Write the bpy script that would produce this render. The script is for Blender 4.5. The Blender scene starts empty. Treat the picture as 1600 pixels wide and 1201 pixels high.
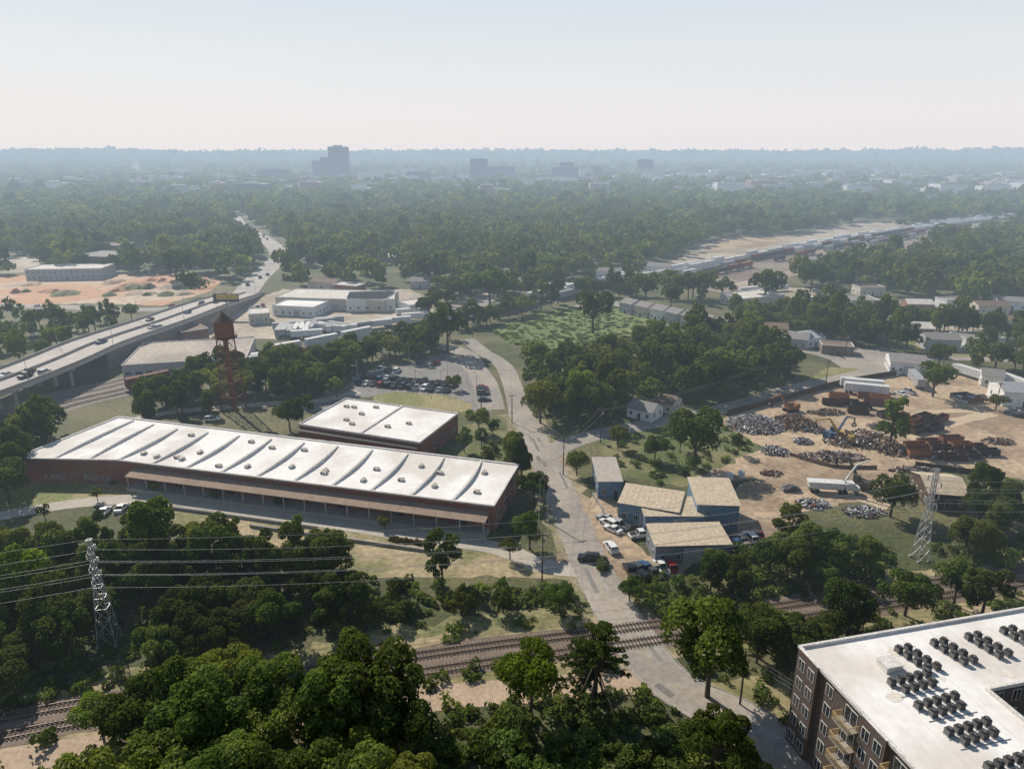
import bpy, math, random
import numpy as np
from mathutils import Vector, Matrix
random.seed(7); rng=np.random.default_rng(7)
R=random.random
def U(a,b): return a+(b-a)*random.random()
# ---------------------------------------------------------------- survey: photo ray -> ground position
F=1110.0; HC=80.0; PT=math.atan(360.5/1110); CP=math.cos(PT); SP=math.sin(PT)
def P(u,v,z=0.0):
    a=(u-800)/F; b=(600.5-v)/F
    t=(z-HC)/(-SP+b*CP)
    return (a*t,(CP+b*SP)*t,z)
def PP(pts,z=0.0): return [P(p[0],p[1],p[2] if len(p)>2 else z) for p in pts]
def proj(x,y,z):
    d=y*CP-(z-HC)*SP; up=y*SP+(z-HC)*CP
    return 800+F*x/d, 600.5-F*up/d, d
COL=bpy.context.scene.collection
# ---------------------------------------------------------------- materials
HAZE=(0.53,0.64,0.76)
MATS={}
def add_painted_haze(nt,shader_out):  # haze painted into each material: emission mixed in by distance from fixed viewpoint
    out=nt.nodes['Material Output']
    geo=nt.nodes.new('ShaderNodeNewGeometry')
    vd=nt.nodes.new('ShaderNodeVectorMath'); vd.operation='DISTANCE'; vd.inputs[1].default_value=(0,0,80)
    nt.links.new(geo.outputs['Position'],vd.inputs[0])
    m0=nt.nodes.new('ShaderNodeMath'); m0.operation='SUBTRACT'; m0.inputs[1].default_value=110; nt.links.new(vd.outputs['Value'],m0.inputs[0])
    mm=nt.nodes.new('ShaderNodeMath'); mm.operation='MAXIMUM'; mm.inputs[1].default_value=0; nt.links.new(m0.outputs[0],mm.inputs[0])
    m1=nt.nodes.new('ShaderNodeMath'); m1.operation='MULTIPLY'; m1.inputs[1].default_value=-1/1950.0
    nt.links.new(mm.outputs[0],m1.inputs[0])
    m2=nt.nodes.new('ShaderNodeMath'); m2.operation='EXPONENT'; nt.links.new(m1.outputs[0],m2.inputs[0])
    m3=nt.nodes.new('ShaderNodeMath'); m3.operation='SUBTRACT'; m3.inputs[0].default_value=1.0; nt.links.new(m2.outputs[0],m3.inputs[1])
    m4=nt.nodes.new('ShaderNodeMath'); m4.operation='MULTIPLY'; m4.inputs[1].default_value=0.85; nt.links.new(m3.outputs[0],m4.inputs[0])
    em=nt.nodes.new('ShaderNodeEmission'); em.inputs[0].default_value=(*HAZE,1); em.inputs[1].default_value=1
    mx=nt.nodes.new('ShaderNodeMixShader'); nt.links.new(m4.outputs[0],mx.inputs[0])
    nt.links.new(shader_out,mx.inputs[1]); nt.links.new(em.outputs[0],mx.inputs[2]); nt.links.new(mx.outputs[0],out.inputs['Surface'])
def M(name,c1,c2=None,scale=1.0,rough=.85,metal=0,c3=None,scale3=.03,fine=0.12,obj=False,contrast=.2,spec=.3):
    if name in MATS: return MATS[name]
    m=bpy.data.materials.new(name); m.use_nodes=True; nt=m.node_tree; N=nt.nodes; L=nt.links
    b=N['Principled BSDF']; b.inputs['Roughness'].default_value=rough; b.inputs['Metallic'].default_value=metal
    b.inputs['Specular IOR Level'].default_value=spec
    c2=c2 or tuple(x*.75 for x in c1)
    if obj:
        tc=N.new('ShaderNodeTexCoord'); pos=tc.outputs['Object']
    else:
        g=N.new('ShaderNodeNewGeometry'); pos=g.outputs['Position']
    n1=N.new('ShaderNodeTexNoise'); n1.inputs['Scale'].default_value=scale; n1.inputs['Detail'].default_value=6; n1.inputs['Roughness'].default_value=.65
    L.new(pos,n1.inputs['Vector'])
    r=N.new('ShaderNodeMapRange'); r.inputs[1].default_value=.5-contrast; r.inputs[2].default_value=.5+contrast; L.new(n1.outputs['Fac'],r.inputs[0])
    mx=N.new('ShaderNodeMix'); mx.data_type='RGBA'; mx.inputs[6].default_value=(*c1,1); mx.inputs[7].default_value=(*c2,1); L.new(r.outputs[0],mx.inputs[0])
    cur=mx.outputs[2]
    if c3:
        n3=N.new('ShaderNodeTexNoise'); n3.inputs['Scale'].default_value=scale3; n3.inputs['Detail'].default_value=5; L.new(pos,n3.inputs['Vector'])
        r3=N.new('ShaderNodeMapRange'); r3.inputs[1].default_value=.45; r3.inputs[2].default_value=.6; L.new(n3.outputs['Fac'],r3.inputs[0])
        m3=N.new('ShaderNodeMix'); m3.data_type='RGBA'; L.new(r3.outputs[0],m3.inputs[0]); L.new(cur,m3.inputs[6]); m3.inputs[7].default_value=(*c3,1); cur=m3.outputs[2]
    if fine:
        nf=N.new('ShaderNodeTexNoise'); nf.inputs['Scale'].default_value=scale*7; nf.inputs['Detail'].default_value=4; L.new(pos,nf.inputs['Vector'])
        rf=N.new('ShaderNodeMapRange'); rf.inputs[1].default_value=.3; rf.inputs[2].default_value=.7; rf.inputs[3].default_value=1-fine*2; rf.inputs[4].default_value=1+fine*2; L.new(nf.outputs['Fac'],rf.inputs[0])
        mm=N.new('ShaderNodeVectorMath'); mm.operation='MULTIPLY'; L.new(cur,mm.inputs[0]); L.new(rf.outputs[0],mm.inputs[1]); cur=mm.outputs[0]
    L.new(cur,b.inputs['Base Color']); add_painted_haze(nt,b.outputs[0]); MATS[name]=m; return m
def leafmat(name,dark,mid,light,yel):
    m=bpy.data.materials.new(name); m.use_nodes=True; nt=m.node_tree; N=nt.nodes; L=nt.links
    N.remove(N['Principled BSDF'])
    a=N.new('ShaderNodeAttribute'); a.attribute_name='tint'; h=N.new('ShaderNodeAttribute'); h.attribute_name='hue'
    oi=N.new('ShaderNodeObjectInfo')
    ad=N.new('ShaderNodeMath'); ad.operation='ADD'; L.new(h.outputs['Fac'],ad.inputs[0]); L.new(oi.outputs['Random'],ad.inputs[1])
    fr=N.new('ShaderNodeMath'); fr.operation='FRACT'; L.new(ad.outputs[0],fr.inputs[0])
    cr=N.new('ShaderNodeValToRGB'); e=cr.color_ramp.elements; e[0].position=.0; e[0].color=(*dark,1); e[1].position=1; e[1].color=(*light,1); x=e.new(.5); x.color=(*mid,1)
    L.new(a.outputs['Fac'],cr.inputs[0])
    pw=N.new('ShaderNodeMath'); pw.operation='POWER'; pw.inputs[1].default_value=3.2; L.new(fr.outputs[0],pw.inputs[0])
    ms=N.new('ShaderNodeMath'); ms.operation='MULTIPLY'; ms.inputs[1].default_value=.7; L.new(pw.outputs[0],ms.inputs[0])
    my=N.new('ShaderNodeMix'); my.data_type='RGBA'; L.new(ms.outputs[0],my.inputs[0]); L.new(cr.outputs[0],my.inputs[6]); my.inputs[7].default_value=(*yel,1)
    br=N.new('ShaderNodeMapRange'); br.inputs[3].default_value=.65; br.inputs[4].default_value=1.3
    f2=N.new('ShaderNodeMath'); f2.operation='MULTIPLY'; f2.inputs[1].default_value=7.31; L.new(fr.outputs[0],f2.inputs[0]); f3=N.new('ShaderNodeMath'); f3.operation='FRACT'; L.new(f2.outputs[0],f3.inputs[0]); L.new(f3.outputs[0],br.inputs[0])
    v1=N.new('ShaderNodeVectorMath'); v1.operation='MULTIPLY'; L.new(my.outputs[2],v1.inputs[0]); L.new(br.outputs[0],v1.inputs[1])
    v2=N.new('ShaderNodeVectorMath'); v2.operation='MULTIPLY'; L.new(v1.outputs[0],v2.inputs[0]); L.new(oi.outputs['Color'],v2.inputs[1])
    d=N.new('ShaderNodeBsdfDiffuse'); t=N.new('ShaderNodeBsdfTranslucent'); L.new(v2.outputs[0],d.inputs[0])
    v3=N.new('ShaderNodeVectorMath'); v3.operation='MULTIPLY'; L.new(v2.outputs[0],v3.inputs[0]); v3.inputs[1].default_value=(1.7,1.8,.7); L.new(v3.outputs[0],t.inputs[0])
    mx=N.new('ShaderNodeMixShader'); mx.inputs[0].default_value=.32; L.new(d.outputs[0],mx.inputs[1]); L.new(t.outputs[0],mx.inputs[2])
    add_painted_haze(nt,mx.outputs[0]); return m
LEAF=leafmat('foliage',(.026,.040,.014),(.074,.100,.032),(.15,.178,.050),(.185,.185,.05))
VINE=leafmat('vine_foliage',(.040,.062,.02),(.09,.125,.038),(.155,.195,.058),(.18,.20,.06))
BARK=M('bark',(.10,.08,.06),(.05,.04,.03),scale=2)
ASPH=M('asphalt_worn',(.32,.295,.26),(.235,.218,.195),scale=.12,c3=(.37,.33,.28),scale3=.05,fine=.08)
ASPHD=M('asphalt_lot',(.25,.24,.225),(.185,.18,.17),scale=.1,fine=.06)
CONC=M('concrete',(.40,.37,.33),(.28,.265,.24),scale=.3,fine=.06)
CONCP=M('concrete_path',(.48,.44,.38),(.37,.335,.28),scale=.2,fine=.06)
PAINT=M('road_paint',(.55,.54,.5),(.3,.3,.28),scale=1.5)
YELP=M('yellow_road_paint',(.42,.34,.18),(.28,.25,.2),scale=1.2)
WROOF=M('white_roof_membrane',(.82,.81,.79),(.73,.71,.68),scale=.12,c3=(.63,.60,.56),scale3=.06,fine=.03,contrast=.15)
WEDGE=M('white_roof_edge',(.66,.64,.61),(.54,.52,.49),scale=.5)
GREYM=M('grey_metal',(.36,.36,.36),(.25,.25,.25),scale=1,rough=.5,metal=.3)
DARK=M('dark_metal',(.03,.03,.032),(.02,.02,.02),scale=2,rough=.5)
BLACKG=M('window_glass',(.025,.03,.035),(.05,.055,.06),scale=.6,rough=.12,spec=.6)
BRICK=M('red_brick',(.29,.125,.085),(.19,.085,.06),scale=1.2,c3=(.22,.14,.11),scale3=.2)
BRICKD=M('brown_brick',(.135,.105,.09),(.09,.072,.065),scale=2,fine=.2)
TANROOF=M('tan_metal_roof',(.54,.45,.33),(.46,.38,.28),scale=.25,rough=.6)
BLUEW=M('blue_metal_wall',(.16,.24,.32),(.13,.19,.26),scale=.3,rough=.6)
GREYW=M('grey_siding',(.42,.42,.41),(.33,.33,.32),scale=.4)
CREAM=M('cream_siding',(.55,.50,.42),(.45,.41,.34),scale=.4)
WHITEW=M('white_siding',(.70,.70,.68),(.58,.58,.56),scale=.4)
SHING=M('grey_shingle',(.28,.265,.25),(.21,.20,.19),scale=.6)
SHINGB=M('brown_shingle',(.24,.17,.125),(.16,.12,.095),scale=.6)
RUST=M('rusty_steel',(.24,.09,.045),(.12,.055,.035),scale=1.4,rough=.8,obj=True)
RUSTD=M('dark_rust',(.10,.06,.042),(.055,.04,.032),scale=1.5)
GALV=M('galvanised_steel',(.45,.46,.46),(.36,.36,.36),scale=1,rough=.45,metal=.4)
WOOD=M('weathered_wood',(.12,.09,.065),(.08,.06,.045),scale=2)
TANWOOD=M('tan_wood_rail',(.50,.36,.19),(.40,.29,.15),scale=2)
TIRE=M('tyre_rubber',(.02,.02,.02),(.03,.03,.03),scale=4)
LAMPW=M('headlight_glass',(.7,.7,.68),(.6,.6,.6),scale=3,rough=.2)
DIRT=M('yard_dirt',(.47,.36,.245),(.37,.28,.185),scale=.09,c3=(.27,.20,.135),scale3=.045,fine=.14)
ODIRT=M('orange_clay',(.50,.29,.17),(.42,.225,.125),scale=.03,c3=(.47,.37,.27),scale3=.02,fine=.1)
TANG=M('dry_ground',(.41,.325,.205),(.28,.235,.13),scale=.12,c3=(.18,.175,.075),scale3=.07,fine=.15)
LAWN=M('lawn_grass',(.20,.21,.07),(.145,.165,.052),scale=.15,c3=(.29,.25,.13),scale3=.06,fine=.2)
GRASSD=M('rough_grass',(.115,.14,.048),(.075,.10,.033),scale=.3,c3=(.19,.18,.085),scale3=.08,fine=.3)
BALL=M('rail_ballast',(.22,.17,.135),(.155,.12,.095),scale=.8,fine=.25)
BALLG=M('grey_ballast',(.24,.215,.19),(.17,.15,.135),scale=.8,fine=.2)
RAILM=M('rail_steel',(.26,.20,.165),(.18,.14,.115),scale=1,rough=.55,metal=.2)
TANYARD=M('pale_gravel_yard',(.48,.42,.34),(.37,.32,.25),scale=.05,c3=(.30,.26,.19),scale3=.03)
# ---------------------------------------------------------------- mesh builder
class MB:
    def __init__(s): s.v=[]; s.f=[]; s.m=[]; s.mats=[]
    def mi(s,m):
        if m not in s.mats: s.mats.append(m)
        return s.mats.index(m)
    def quad(s,pts,m):
        n=len(s.v); s.v+= [tuple(p) for p in pts]; s.f.append(tuple(range(n,n+len(pts)))); s.m.append(s.mi(m)); return s
    def hexa(s,b,t,m,mt=None):
        n=len(s.v); k=len(b); s.v+=[tuple(p) for p in b]+[tuple(p) for p in t]; i=s.mi(m)
        s.f.append(tuple(n+j for j in range(k))[::-1]); s.m.append(i)
        s.f.append(tuple(n+k+j for j in range(k))); s.m.append(s.mi(mt) if mt else i)
        for j in range(k):
            j2=(j+1)%k; s.f.append((n+j,n+j2,n+k+j2,n+k+j)); s.m.append(i)
        return s
    def box(s,x0,x1,y0,y1,z0,z1,m,mt=None):
        return s.hexa([(x0,y0,z0),(x1,y0,z0),(x1,y1,z0),(x0,y1,z0)],[(x0,y0,z1),(x1,y0,z1),(x1,y1,z1),(x0,y1,z1)],m,mt)
    def prism(s,poly,z0,z1,m,mt=None):
        return s.hexa([(p[0],p[1],z0) for p in poly],[(p[0],p[1],z1) for p in poly],m,mt)
    def cyl(s,x,y,z0,z1,r0,r1,m,n=10,mt=None):
        c=[(math.cos(i*6.28318/n),math.sin(i*6.28318/n)) for i in range(n)]
        return s.hexa([(x+r0*a,y+r0*b,z0) for a,b in c],[(x+r1*a,y+r1*b,z1) for a,b in c],m,mt)
    def cyly(s,x,y0,y1,z,r,m,n=10):
        c=[(math.cos(i*6.28318/n),math.sin(i*6.28318/n)) for i in range(n)]
        return s.hexa([(x+r*a,y0,z+r*b) for a,b in c],[(x+r*a,y1,z+r*b) for a,b in c],m)
    def beam(s,p,q,w,m,w2=None):
        p=Vector(p); q=Vector(q); d=(q-p)
        if d.length<1e-6: return s
        d.normalize(); a=d.cross(Vector((0,0,1))) if abs(d.z)<.95 else d.cross(Vector((1,0,0))); a.normalize(); b=d.cross(a); w2=w2 or w
        return s.hexa([p+(a*i+b*j)*w/2 for i,j in((1,1),(-1,1),(-1,-1),(1,-1))],[q+(a*i+b*j)*w2/2 for i,j in((1,1),(-1,1),(-1,-1),(1,-1))],m)
    def mesh(s,name):
        me=bpy.data.meshes.new(name); me.from_pydata(s.v,[],s.f); 
        for m in s.mats: me.materials.append(m)
        me.polygons.foreach_set('material_index',s.m); me.update(); return me
def add(name,me,loc=(0,0,0),rz=0,parent=None,scale=None):
    o=bpy.data.objects.new(name,me); COL.objects.link(o); o.location=loc; o.rotation_euler=(0,0,rz)
    if scale: o.scale=scale
    if parent: o.parent=parent
    return o
def thing(o,label,cat,group=None):
    o['label']=label; o['category']=cat
    if group: o['group']=group
    return o
def struct(o): o['kind']='structure'; return o
# ---------------------------------------------------------------- curves/areas
def smooth(pts,step=4.0):
    pts=[Vector(p) for p in pts]; out=[]
    for i in range(len(pts)-1):
        p0=pts[max(i-1,0)]; p1=pts[i]; p2=pts[i+1]; p3=pts[min(i+2,len(pts)-1)]
        n=max(1,min(60,int((p2-p1).length/step)))
        for k in range(n):
            t=k/n; out.append(.5*((2*p1)+(p2-p0)*t+(2*p0-5*p1+4*p2-p3)*t*t+(3*p1-p0-3*p2+p3)*t**3))
    out.append(pts[-1]); return out
def normals(L):
    N=[]
    for i in range(len(L)):
        d=L[min(i+1,len(L)-1)]-L[max(i-1,0)]; d.z=0; d.normalize(); N.append(Vector((d.y,-d.x,0)))
    return N
def offs(L,d): return [p+n*d for p,n in zip(L,normals(L))]
def ribbon(name,L,w,z,mat,jit=0,kind=True):
    N=normals(L); b=MB(); i0=b.mi(mat)
    for p,n in zip(L,N):
        a=w/2+(U(-jit,jit) if jit else 0); c=w/2+(U(-jit,jit) if jit else 0)
        b.v+=[tuple(p-n*a+Vector((0,0,z))),tuple(p+n*c+Vector((0,0,z)))]
    for k in range(len(L)-1): b.f.append((2*k,2*k+1,2*k+3,2*k+2)); b.m.append(i0)
    o=add(name,b.mesh(name)); 
    if kind: struct(o)
    return o
def patch(name,pts,z,mat,jit=.8,step=2.5,raw=False):
    pts=[Vector(p) for p in (pts if raw else PP(pts))]; out=[]
    for i in range(len(pts)):
        a=pts[i]; b=pts[(i+1)%len(pts)]; n=max(1,min(60,int((b-a).length/step)))
        for k in range(n):
            p=a.lerp(b,k/n); j=jit*min(4,max(1,(b-a).length/40)); out.append((p.x+U(-j,j),p.y+U(-j,j),z))
    me=bpy.data.meshes.new(name); me.from_pydata(out,[],[tuple(range(len(out)))]); me.materials.append(mat); me.update()
    if me.polygons[0].normal.z<0: me.flip_normals()
    return struct(add(name,me))
def inpoly(X,Y,poly):
    r=np.zeros(len(X),bool); n=len(poly)
    for i in range(n):
        x0,y0=poly[i][0],poly[i][1]; x1,y1=poly[(i+1)%n][0],poly[(i+1)%n][1]
        if y0==y1: continue
        c=((y0>Y)!=(y1>Y))&(X<(x1-x0)*(Y-y0)/(y1-y0)+x0); r^=c
    return r
EXP=[]; EXL=[]
def exl(L,d): EXL.append((np.array([(p.x,p.y) for p in L]),d))
def excluded(X,Y,grow=0):
    r=np.zeros(len(X),bool)
    for p in EXP: r|=inpoly(X,Y,p)
    for A,d in EXL:
        bb=(X>A[:,0].min()-d-9)&(X<A[:,0].max()+d+9)&(Y>A[:,1].min()-d-9)&(Y<A[:,1].max()+d+9)
        idx=np.where(bb&~r)[0]
        for k in range(0,len(idx),4000):
            q=idx[k:k+4000]; D=np.full(len(q),1e9)
            a=A[:-1]; e=A[1:]-a; L2=(e**2).sum(1)+1e-9
            px=X[q][:,None]-a[:,0]; py=Y[q][:,None]-a[:,1]
            t=np.clip((px*e[:,0]+py*e[:,1])/L2,0,1); D=np.hypot(px-t*e[:,0],py-t*e[:,1]).min(1)
            r[q[D<d+grow]]=True
    return r
# ---------------------------------------------------------------- ground sheet
def hz(x,y):
    d=np.hypot(x,y); t=np.clip((d-2600)/6500,0,1); t=t*t*(3-2*t)
    n=.5+.25*np.sin(x/900+1.3)*np.cos(y/1300)+.15*np.sin(x/370+y/610)+.12*np.sin(x/1700-y/800+2)
    return t*(62*n+10)
def ground():
    rad=[0,40,80,130,200,300,450,650,900,1200,1600,2000]+list(np.arange(2400,14001,200)); na=240
    V=[(0,0,0)]; 
    for r in rad[1:]:
        for k in range(na):
            a=k*2*math.pi/na; x=r*math.cos(a); y=r*math.sin(a); V.append((x,y,float(hz(x,y))))
    Fc=[(0,1+k,1+(k+1)%na) for k in range(na)]
    for i in range(len(rad)-2):
        for k in range(na):
            a=1+i*na+k; b=1+i*na+(k+1)%na; Fc.append((a,a+na,b+na,b))
    me=bpy.data.meshes.new('ground'); me.from_pydata(V,[],Fc); me.materials.append(M('ground_soil_grass',(.085,.095,.036),(.055,.065,.025),scale=.15,c3=(.135,.13,.062),scale3=.03,fine=.2)); me.update()
    return struct(add('ground',me))
ground()
# ---------------------------------------------------------------- ground zones
patch('grass',[(0,808),(-60,790),(-40,745),(20,733),(180,738),(300,757),(335,792),(250,778),(150,783),(60,795)],.015,LAWN)
patch('grass',[(300,757),(520,800),(770,825),(810,850),(780,862),(680,845),(450,808),(330,792)],.02,GRASSD)
patch('dry ground',[(180,800),(330,796),(540,830),(700,850),(830,872),(905,885),(915,908),(830,905),(760,900),(640,900),(540,898),(420,850),(250,832)],.015,TANG)
patch('dry ground',[(500,1000),(620,978),(760,962),(900,950),(955,955),(975,985),(900,1000),(600,1040),(440,1065)],.012,M('dry_scrub',(.30,.26,.14),(.18,.18,.075),scale=.12,c3=(.12,.14,.052),scale3=.1,fine=.2),1.5)
patch('dirt ground',[(830,880),(905,850),(900,800),(925,770),(960,780),(975,830),(1010,870),(1080,880),(1060,900),(1000,905),(960,900),(930,915),(905,895)],.03,DIRT)
patch('dirt ground',[(1010,965),(1060,958),(1160,965),(1200,985),(1060,990),(1020,1000)],.028,TANG)
patch('dirt ground',[(1060,1068),(1160,1060),(1245,1050),(1240,1110),(1200,1130),(1120,1100)],.018,TANG)
patch('grass',[(930,690),(1000,665),(1140,650),(1190,690),(1170,745),(1060,760),(980,745),(945,715)],.015,GRASSD)
YARD=[(1125,815),(1160,760),(1190,745),(1130,755),(1070,755),(1190,700),(1120,655),(1160,642),(1260,615),(1420,585),(1500,580),(1640,600),(1700,760),(1560,745),(1480,735),(1420,730),(1400,770),(1350,785),(1260,795),(1215,845),(1150,850)]
patch('dirt yard',YARD,.02,DIRT,jit=1.2); EXP.append(PP(YARD))
for i in range(9):
    u0,v0=U(1180,1560),U(610,780); q=smooth(PP([(u0,v0),(u0+U(20,60),v0+U(-18,18)),(u0+U(70,140),v0+U(-30,30))]),3); ribbon('dirt track',q,U(2.5,5),.0245+.0007*i,M('packed_dirt_track',(.40,.305,.205),(.30,.225,.15),scale=.3,fine=.1) if i%2 else M('pale_dirt_track',(.54,.43,.30),(.44,.34,.235),scale=.3,fine=.1),.5)
patch('grass',[(1240,605),(1290,575),(1345,572),(1340,590),(1250,612)],.03,LAWN)
patch('grass',[(1380,530),(1500,530),(1560,545),(1540,560),(1440,552)],.03,LAWN)
CON=[(-60,432),(150,428),(300,428),(345,440),(330,455),(250,478),(150,474),(-60,478)]
patch('construction ground',CON,.05,ODIRT); EXP.append(PP(CON))
LOTA=[(395,470),(440,452),(640,452),(680,470),(675,492),(560,522),(440,530),(330,528),(290,515),(330,490)]
patch('trailer lot',LOTA,.05,TANYARD); EXP.append(PP(LOTA))
LOTP=[(530,610),(575,580),(640,568),(690,552),(735,556),(760,590),(768,650),(735,645),(715,622),(640,612),(560,622),(490,645),(440,640)]
patch('parking lot',LOTP,.03,ASPHD,jit=.15); EXP.append(PP(LOTP))
patch('grass',[(583,618),(620,612),(700,618),(738,632),(735,645),(690,645),(620,634),(583,628)],.06,LAWN,jit=.2)
patch('grass',[(640,690),(780,650),(800,690),(805,720),(700,712)],.015,GRASSD)
LOTR=[(1300,545),(1385,545),(1440,572),(1390,592),(1330,600),(1340,575)]
patch('paved lot',LOTR,.04,ASPH,jit=.3); EXP.append(PP(LOTR))
LOTC=[(1150,462),(1200,448),(1300,452),(1350,470),(1330,482),(1200,478)]
patch('parking lot',LOTC,.06,TANYARD); EXP.append(PP(LOTC))
YN=[(1050,408),(1110,378),(1230,368),(1330,350),(1420,345),(1400,362),(1280,382),(1120,415),(1040,428),(940,432)]
patch('gravel yard',YN,.07,TANYARD); EXP.append(PP(YN))
MEADOW=[(770,515),(830,490),(900,478),(990,480),(1050,505),(1010,528),(930,540),(850,545),(790,535)]
patch('meadow',MEADOW,.03,M('meadow_grass',(.19,.225,.075),(.14,.175,.055),scale=.1,c3=(.115,.155,.048),scale3=.03,fine=.25)); EXP.append(PP(MEADOW))
for pg,mt in (([(-40,400),(60,402),(70,425),(-40,428)],TANYARD),([(1440,312),(1560,318),(1540,328),(1430,322)],LAWN),([(1540,322),(1640,330),(1640,340),(1540,332)],TANYARD),([(1380,480),(1470,488),(1560,510),(1500,520),(1400,505)],TANYARD),([(1450,360),(1490,360),(1470,380),(1440,405),(1400,405)],TANYARD),([(190,395),(230,392),(240,408),(180,412)],ODIRT),([(590,330),(690,326),(700,330),(600,336)],LAWN),([(700,478),(760,455),(775,470),(720,495)],ASPH),([(1090,395),(1130,372),(1240,366),(1200,385)],DIRT),([(1420,400),(1440,385),(1470,380),(1450,400)],DIRT),([(1560,300),(1640,296),(1640,304),(1570,308)],TANYARD),([(820,318),(900,314),(910,319),(830,323)],TANYARD),([(205,262),(222,262),(218,280),(206,282)],TANYARD)):
    patch('open ground',pg,.062 if mt is not DIRT else .09,mt); EXP.append(PP(pg))
# ---------------------------------------------------------------- roads
def road(name,pts,w,z=.05,mat=ASPH,excl=5,jit=.12,step=3):
    L=smooth(PP(pts),step); ribbon(name,L,w,z,mat,jit); exl(L,w/2+excl); return L
MAIN=road('road',[(1290,1230),(1220,1165),(1165,1125),(1095,1095),(1040,1060),(1000,1012),(968,962),(945,925),(925,885),(905,840),(888,800),(868,755),(848,712),(828,672),(812,645)],8.0,.06,excl=3.5)
ribbon('dry ground',MAIN[8:],13,.024,M('verge_dirt',(.38,.31,.21),(.25,.21,.135),scale=.25,c3=(.18,.17,.085),scale3=.1,fine=.2),1.5)
R2=road('road',[(850,712),(895,690),(960,673),(1050,655),(1140,636),(1230,610),(1320,590),(1400,572)],7.5,.05,excl=3)
R2b=road('road',[(1330,575),(1290,555),(1200,535),(1120,515),(1060,500),(1000,487),(945,468)],7,.052,excl=3)
LOTROAD=road('road',[(812,645),(800,600),(785,570),(752,548),(730,530)],7,.055,excl=3)
LOTROAD2=road('road',[(768,640),(758,600),(742,575),(725,552),(690,540)],9,.05)
DRIVE=road('path',[(-60,815),(0,806),(60,795),(150,783),(250,780),(330,789),(450,806),(560,823),(680,841),(780,857),(850,884),(925,892)],5.0,.05,CONCP,excl=2)
BACK=road('path',[(190,660),(260,645),(330,638),(430,630),(490,628),(560,612)],4.5,.05,CONCP)
BOT=road('road',[(-120,1215),(0,1193),(120,1173),(200,1160),(450,1122),(700,1088),(850,1076),(960,1066),(1050,1068)],5.5,.045,M('old_road',(.46,.35,.255),(.37,.28,.20),scale=.2,fine=.1),excl=2.5)
SIDE=road('road',[(1165,1125),(1215,1160),(1260,1215)],3,.1,CONC,excl=3)
ONR=road('road',[(-60,476),(100,480),(230,484),(300,476),(360,462)],10,.07)
FARW=road('road',[(383,458),(402,435),(424,415),(436,398),(425,382),(398,365),(375,350),(366,338)],15,.08,M('far_road',(.42,.40,.37),(.32,.30,.28),scale=.02),excl=7)
road('road',[(940,470),(900,480)],6,.05); road('road',[(1400,572),(1440,560),(1560,562),(1650,570)],6,.05)
road('road',[(1600,500),(1480,478),(1380,470),(1340,470)],7,.06,excl=5)
road('road',[(440,345),(500,340),(560,332)],9,.08,excl=8)
for s in (-.12,.12): ribbon('road marking',offs(MAIN,s),.1,.066,YELP)
for s in (-3.7,3.7): ribbon('road marking',offs(MAIN[:16],s),.1,.066,PAINT)
ribbon('road marking',R2,.15,.056,YELP)
for i in range(22):
    k=random.randrange(2,len(MAIN)-3); s=U(-2.8,2.8); L=offs(MAIN[k:k+random.choice([2,3,4])],s); ribbon('road patch',L,U(.3,1.3),.0622+.00015*i,random.choice([ASPHD,M('tar_patch',(.20,.19,.175),(.15,.145,.135),scale=1),CONC]))
for s in (-4.15,4.15):
    L=offs(MAIN[:14],s); b=MB()
    for a,c in zip(L[:-1],L[1:]):
        n=Vector(((c-a).y,-(c-a).x,0)).normalized()*.08
        b.hexa([a-n,a+n,c+n,c-n],[q+Vector((0,0,.14)) for q in (a-n,a+n,c+n,c-n)],CONC)
    struct(add('kerb',b.mesh('kerb')))
# ---------------------------------------------------------------- railways
def track(L,lab,sleep=True,step=.65,grp='railway tracks'):
    e=bpy.data.objects.new('railway_track',None); COL.objects.link(e); e.location=L[len(L)//2]; off=-Vector(e.location)
    thing(e,lab,'railway',grp)
    for s in (-.72,.72):
        b=MB(); Lr=offs(L,s)
        for a,c in zip(Lr[:-1],Lr[1:]):
            n=Vector(((c-a).y,-(c-a).x,0)).normalized()*.05
            b.hexa([a-n+off,a+n+off,c+n+off,c-n+off],[q+off+Vector((0,0,.18)) for q in (a-n,a+n,c+n,c-n)],RAILM)
        o=add('rail',b.mesh('rail'),(0,0,.16),parent=e)
    if sleep:
        b=MB(); acc=0
        for a,c in zip(L[:-1],L[1:]):
            d=(c-a); ln=d.length; d=d.normalized(); n=Vector((d.y,-d.x,0))
            while acc<ln:
                p=a+d*acc+off; j=U(-.05,.05); q=[p-n*(1.3+j)-d*.13,p+n*(1.3-j)-d*.13,p+n*(1.3-j)+d*.13,p-n*(1.3+j)+d*.13]
                b.hexa(q,[x+Vector((0,0,.09)) for x in q],WOOD); acc+=step
            acc-=ln
        o=add('sleepers',b.mesh('sleepers'),(0,0,.09),parent=e); o['kind']='stuff'
RL=smooth(PP([(-150,1165),(0,1136),(130,1112),(300,1086),(600,1045),(760,1022),(900,1004),(1050,984),(1200,962),(1450,923),(1600,899),(1760,875)]),4)
ribbon('dry ground',RL,15,.02,TANG,1.6); ribbon('ballast ground',RL,8.5,.05,BALL,.5); exl(RL,6.5)
track(offs(RL,-2.1),'single railway track on brown ballast between the woods'); track(offs(RL,2.1),'single railway track on brown ballast between the woods')
RU=smooth(PP([(20,650),(100,625),(180,607),(260,588),(450,556),(640,515),(740,492),(870,463),(960,444),(1050,431),(1200,401),(1330,377),(1480,352),(1560,343)]),8)
ribbon('ballast ground',RU,24,.05,BALLG,.8); exl(RU,15)
YD=[p for p in RU if p.y>470]
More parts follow.
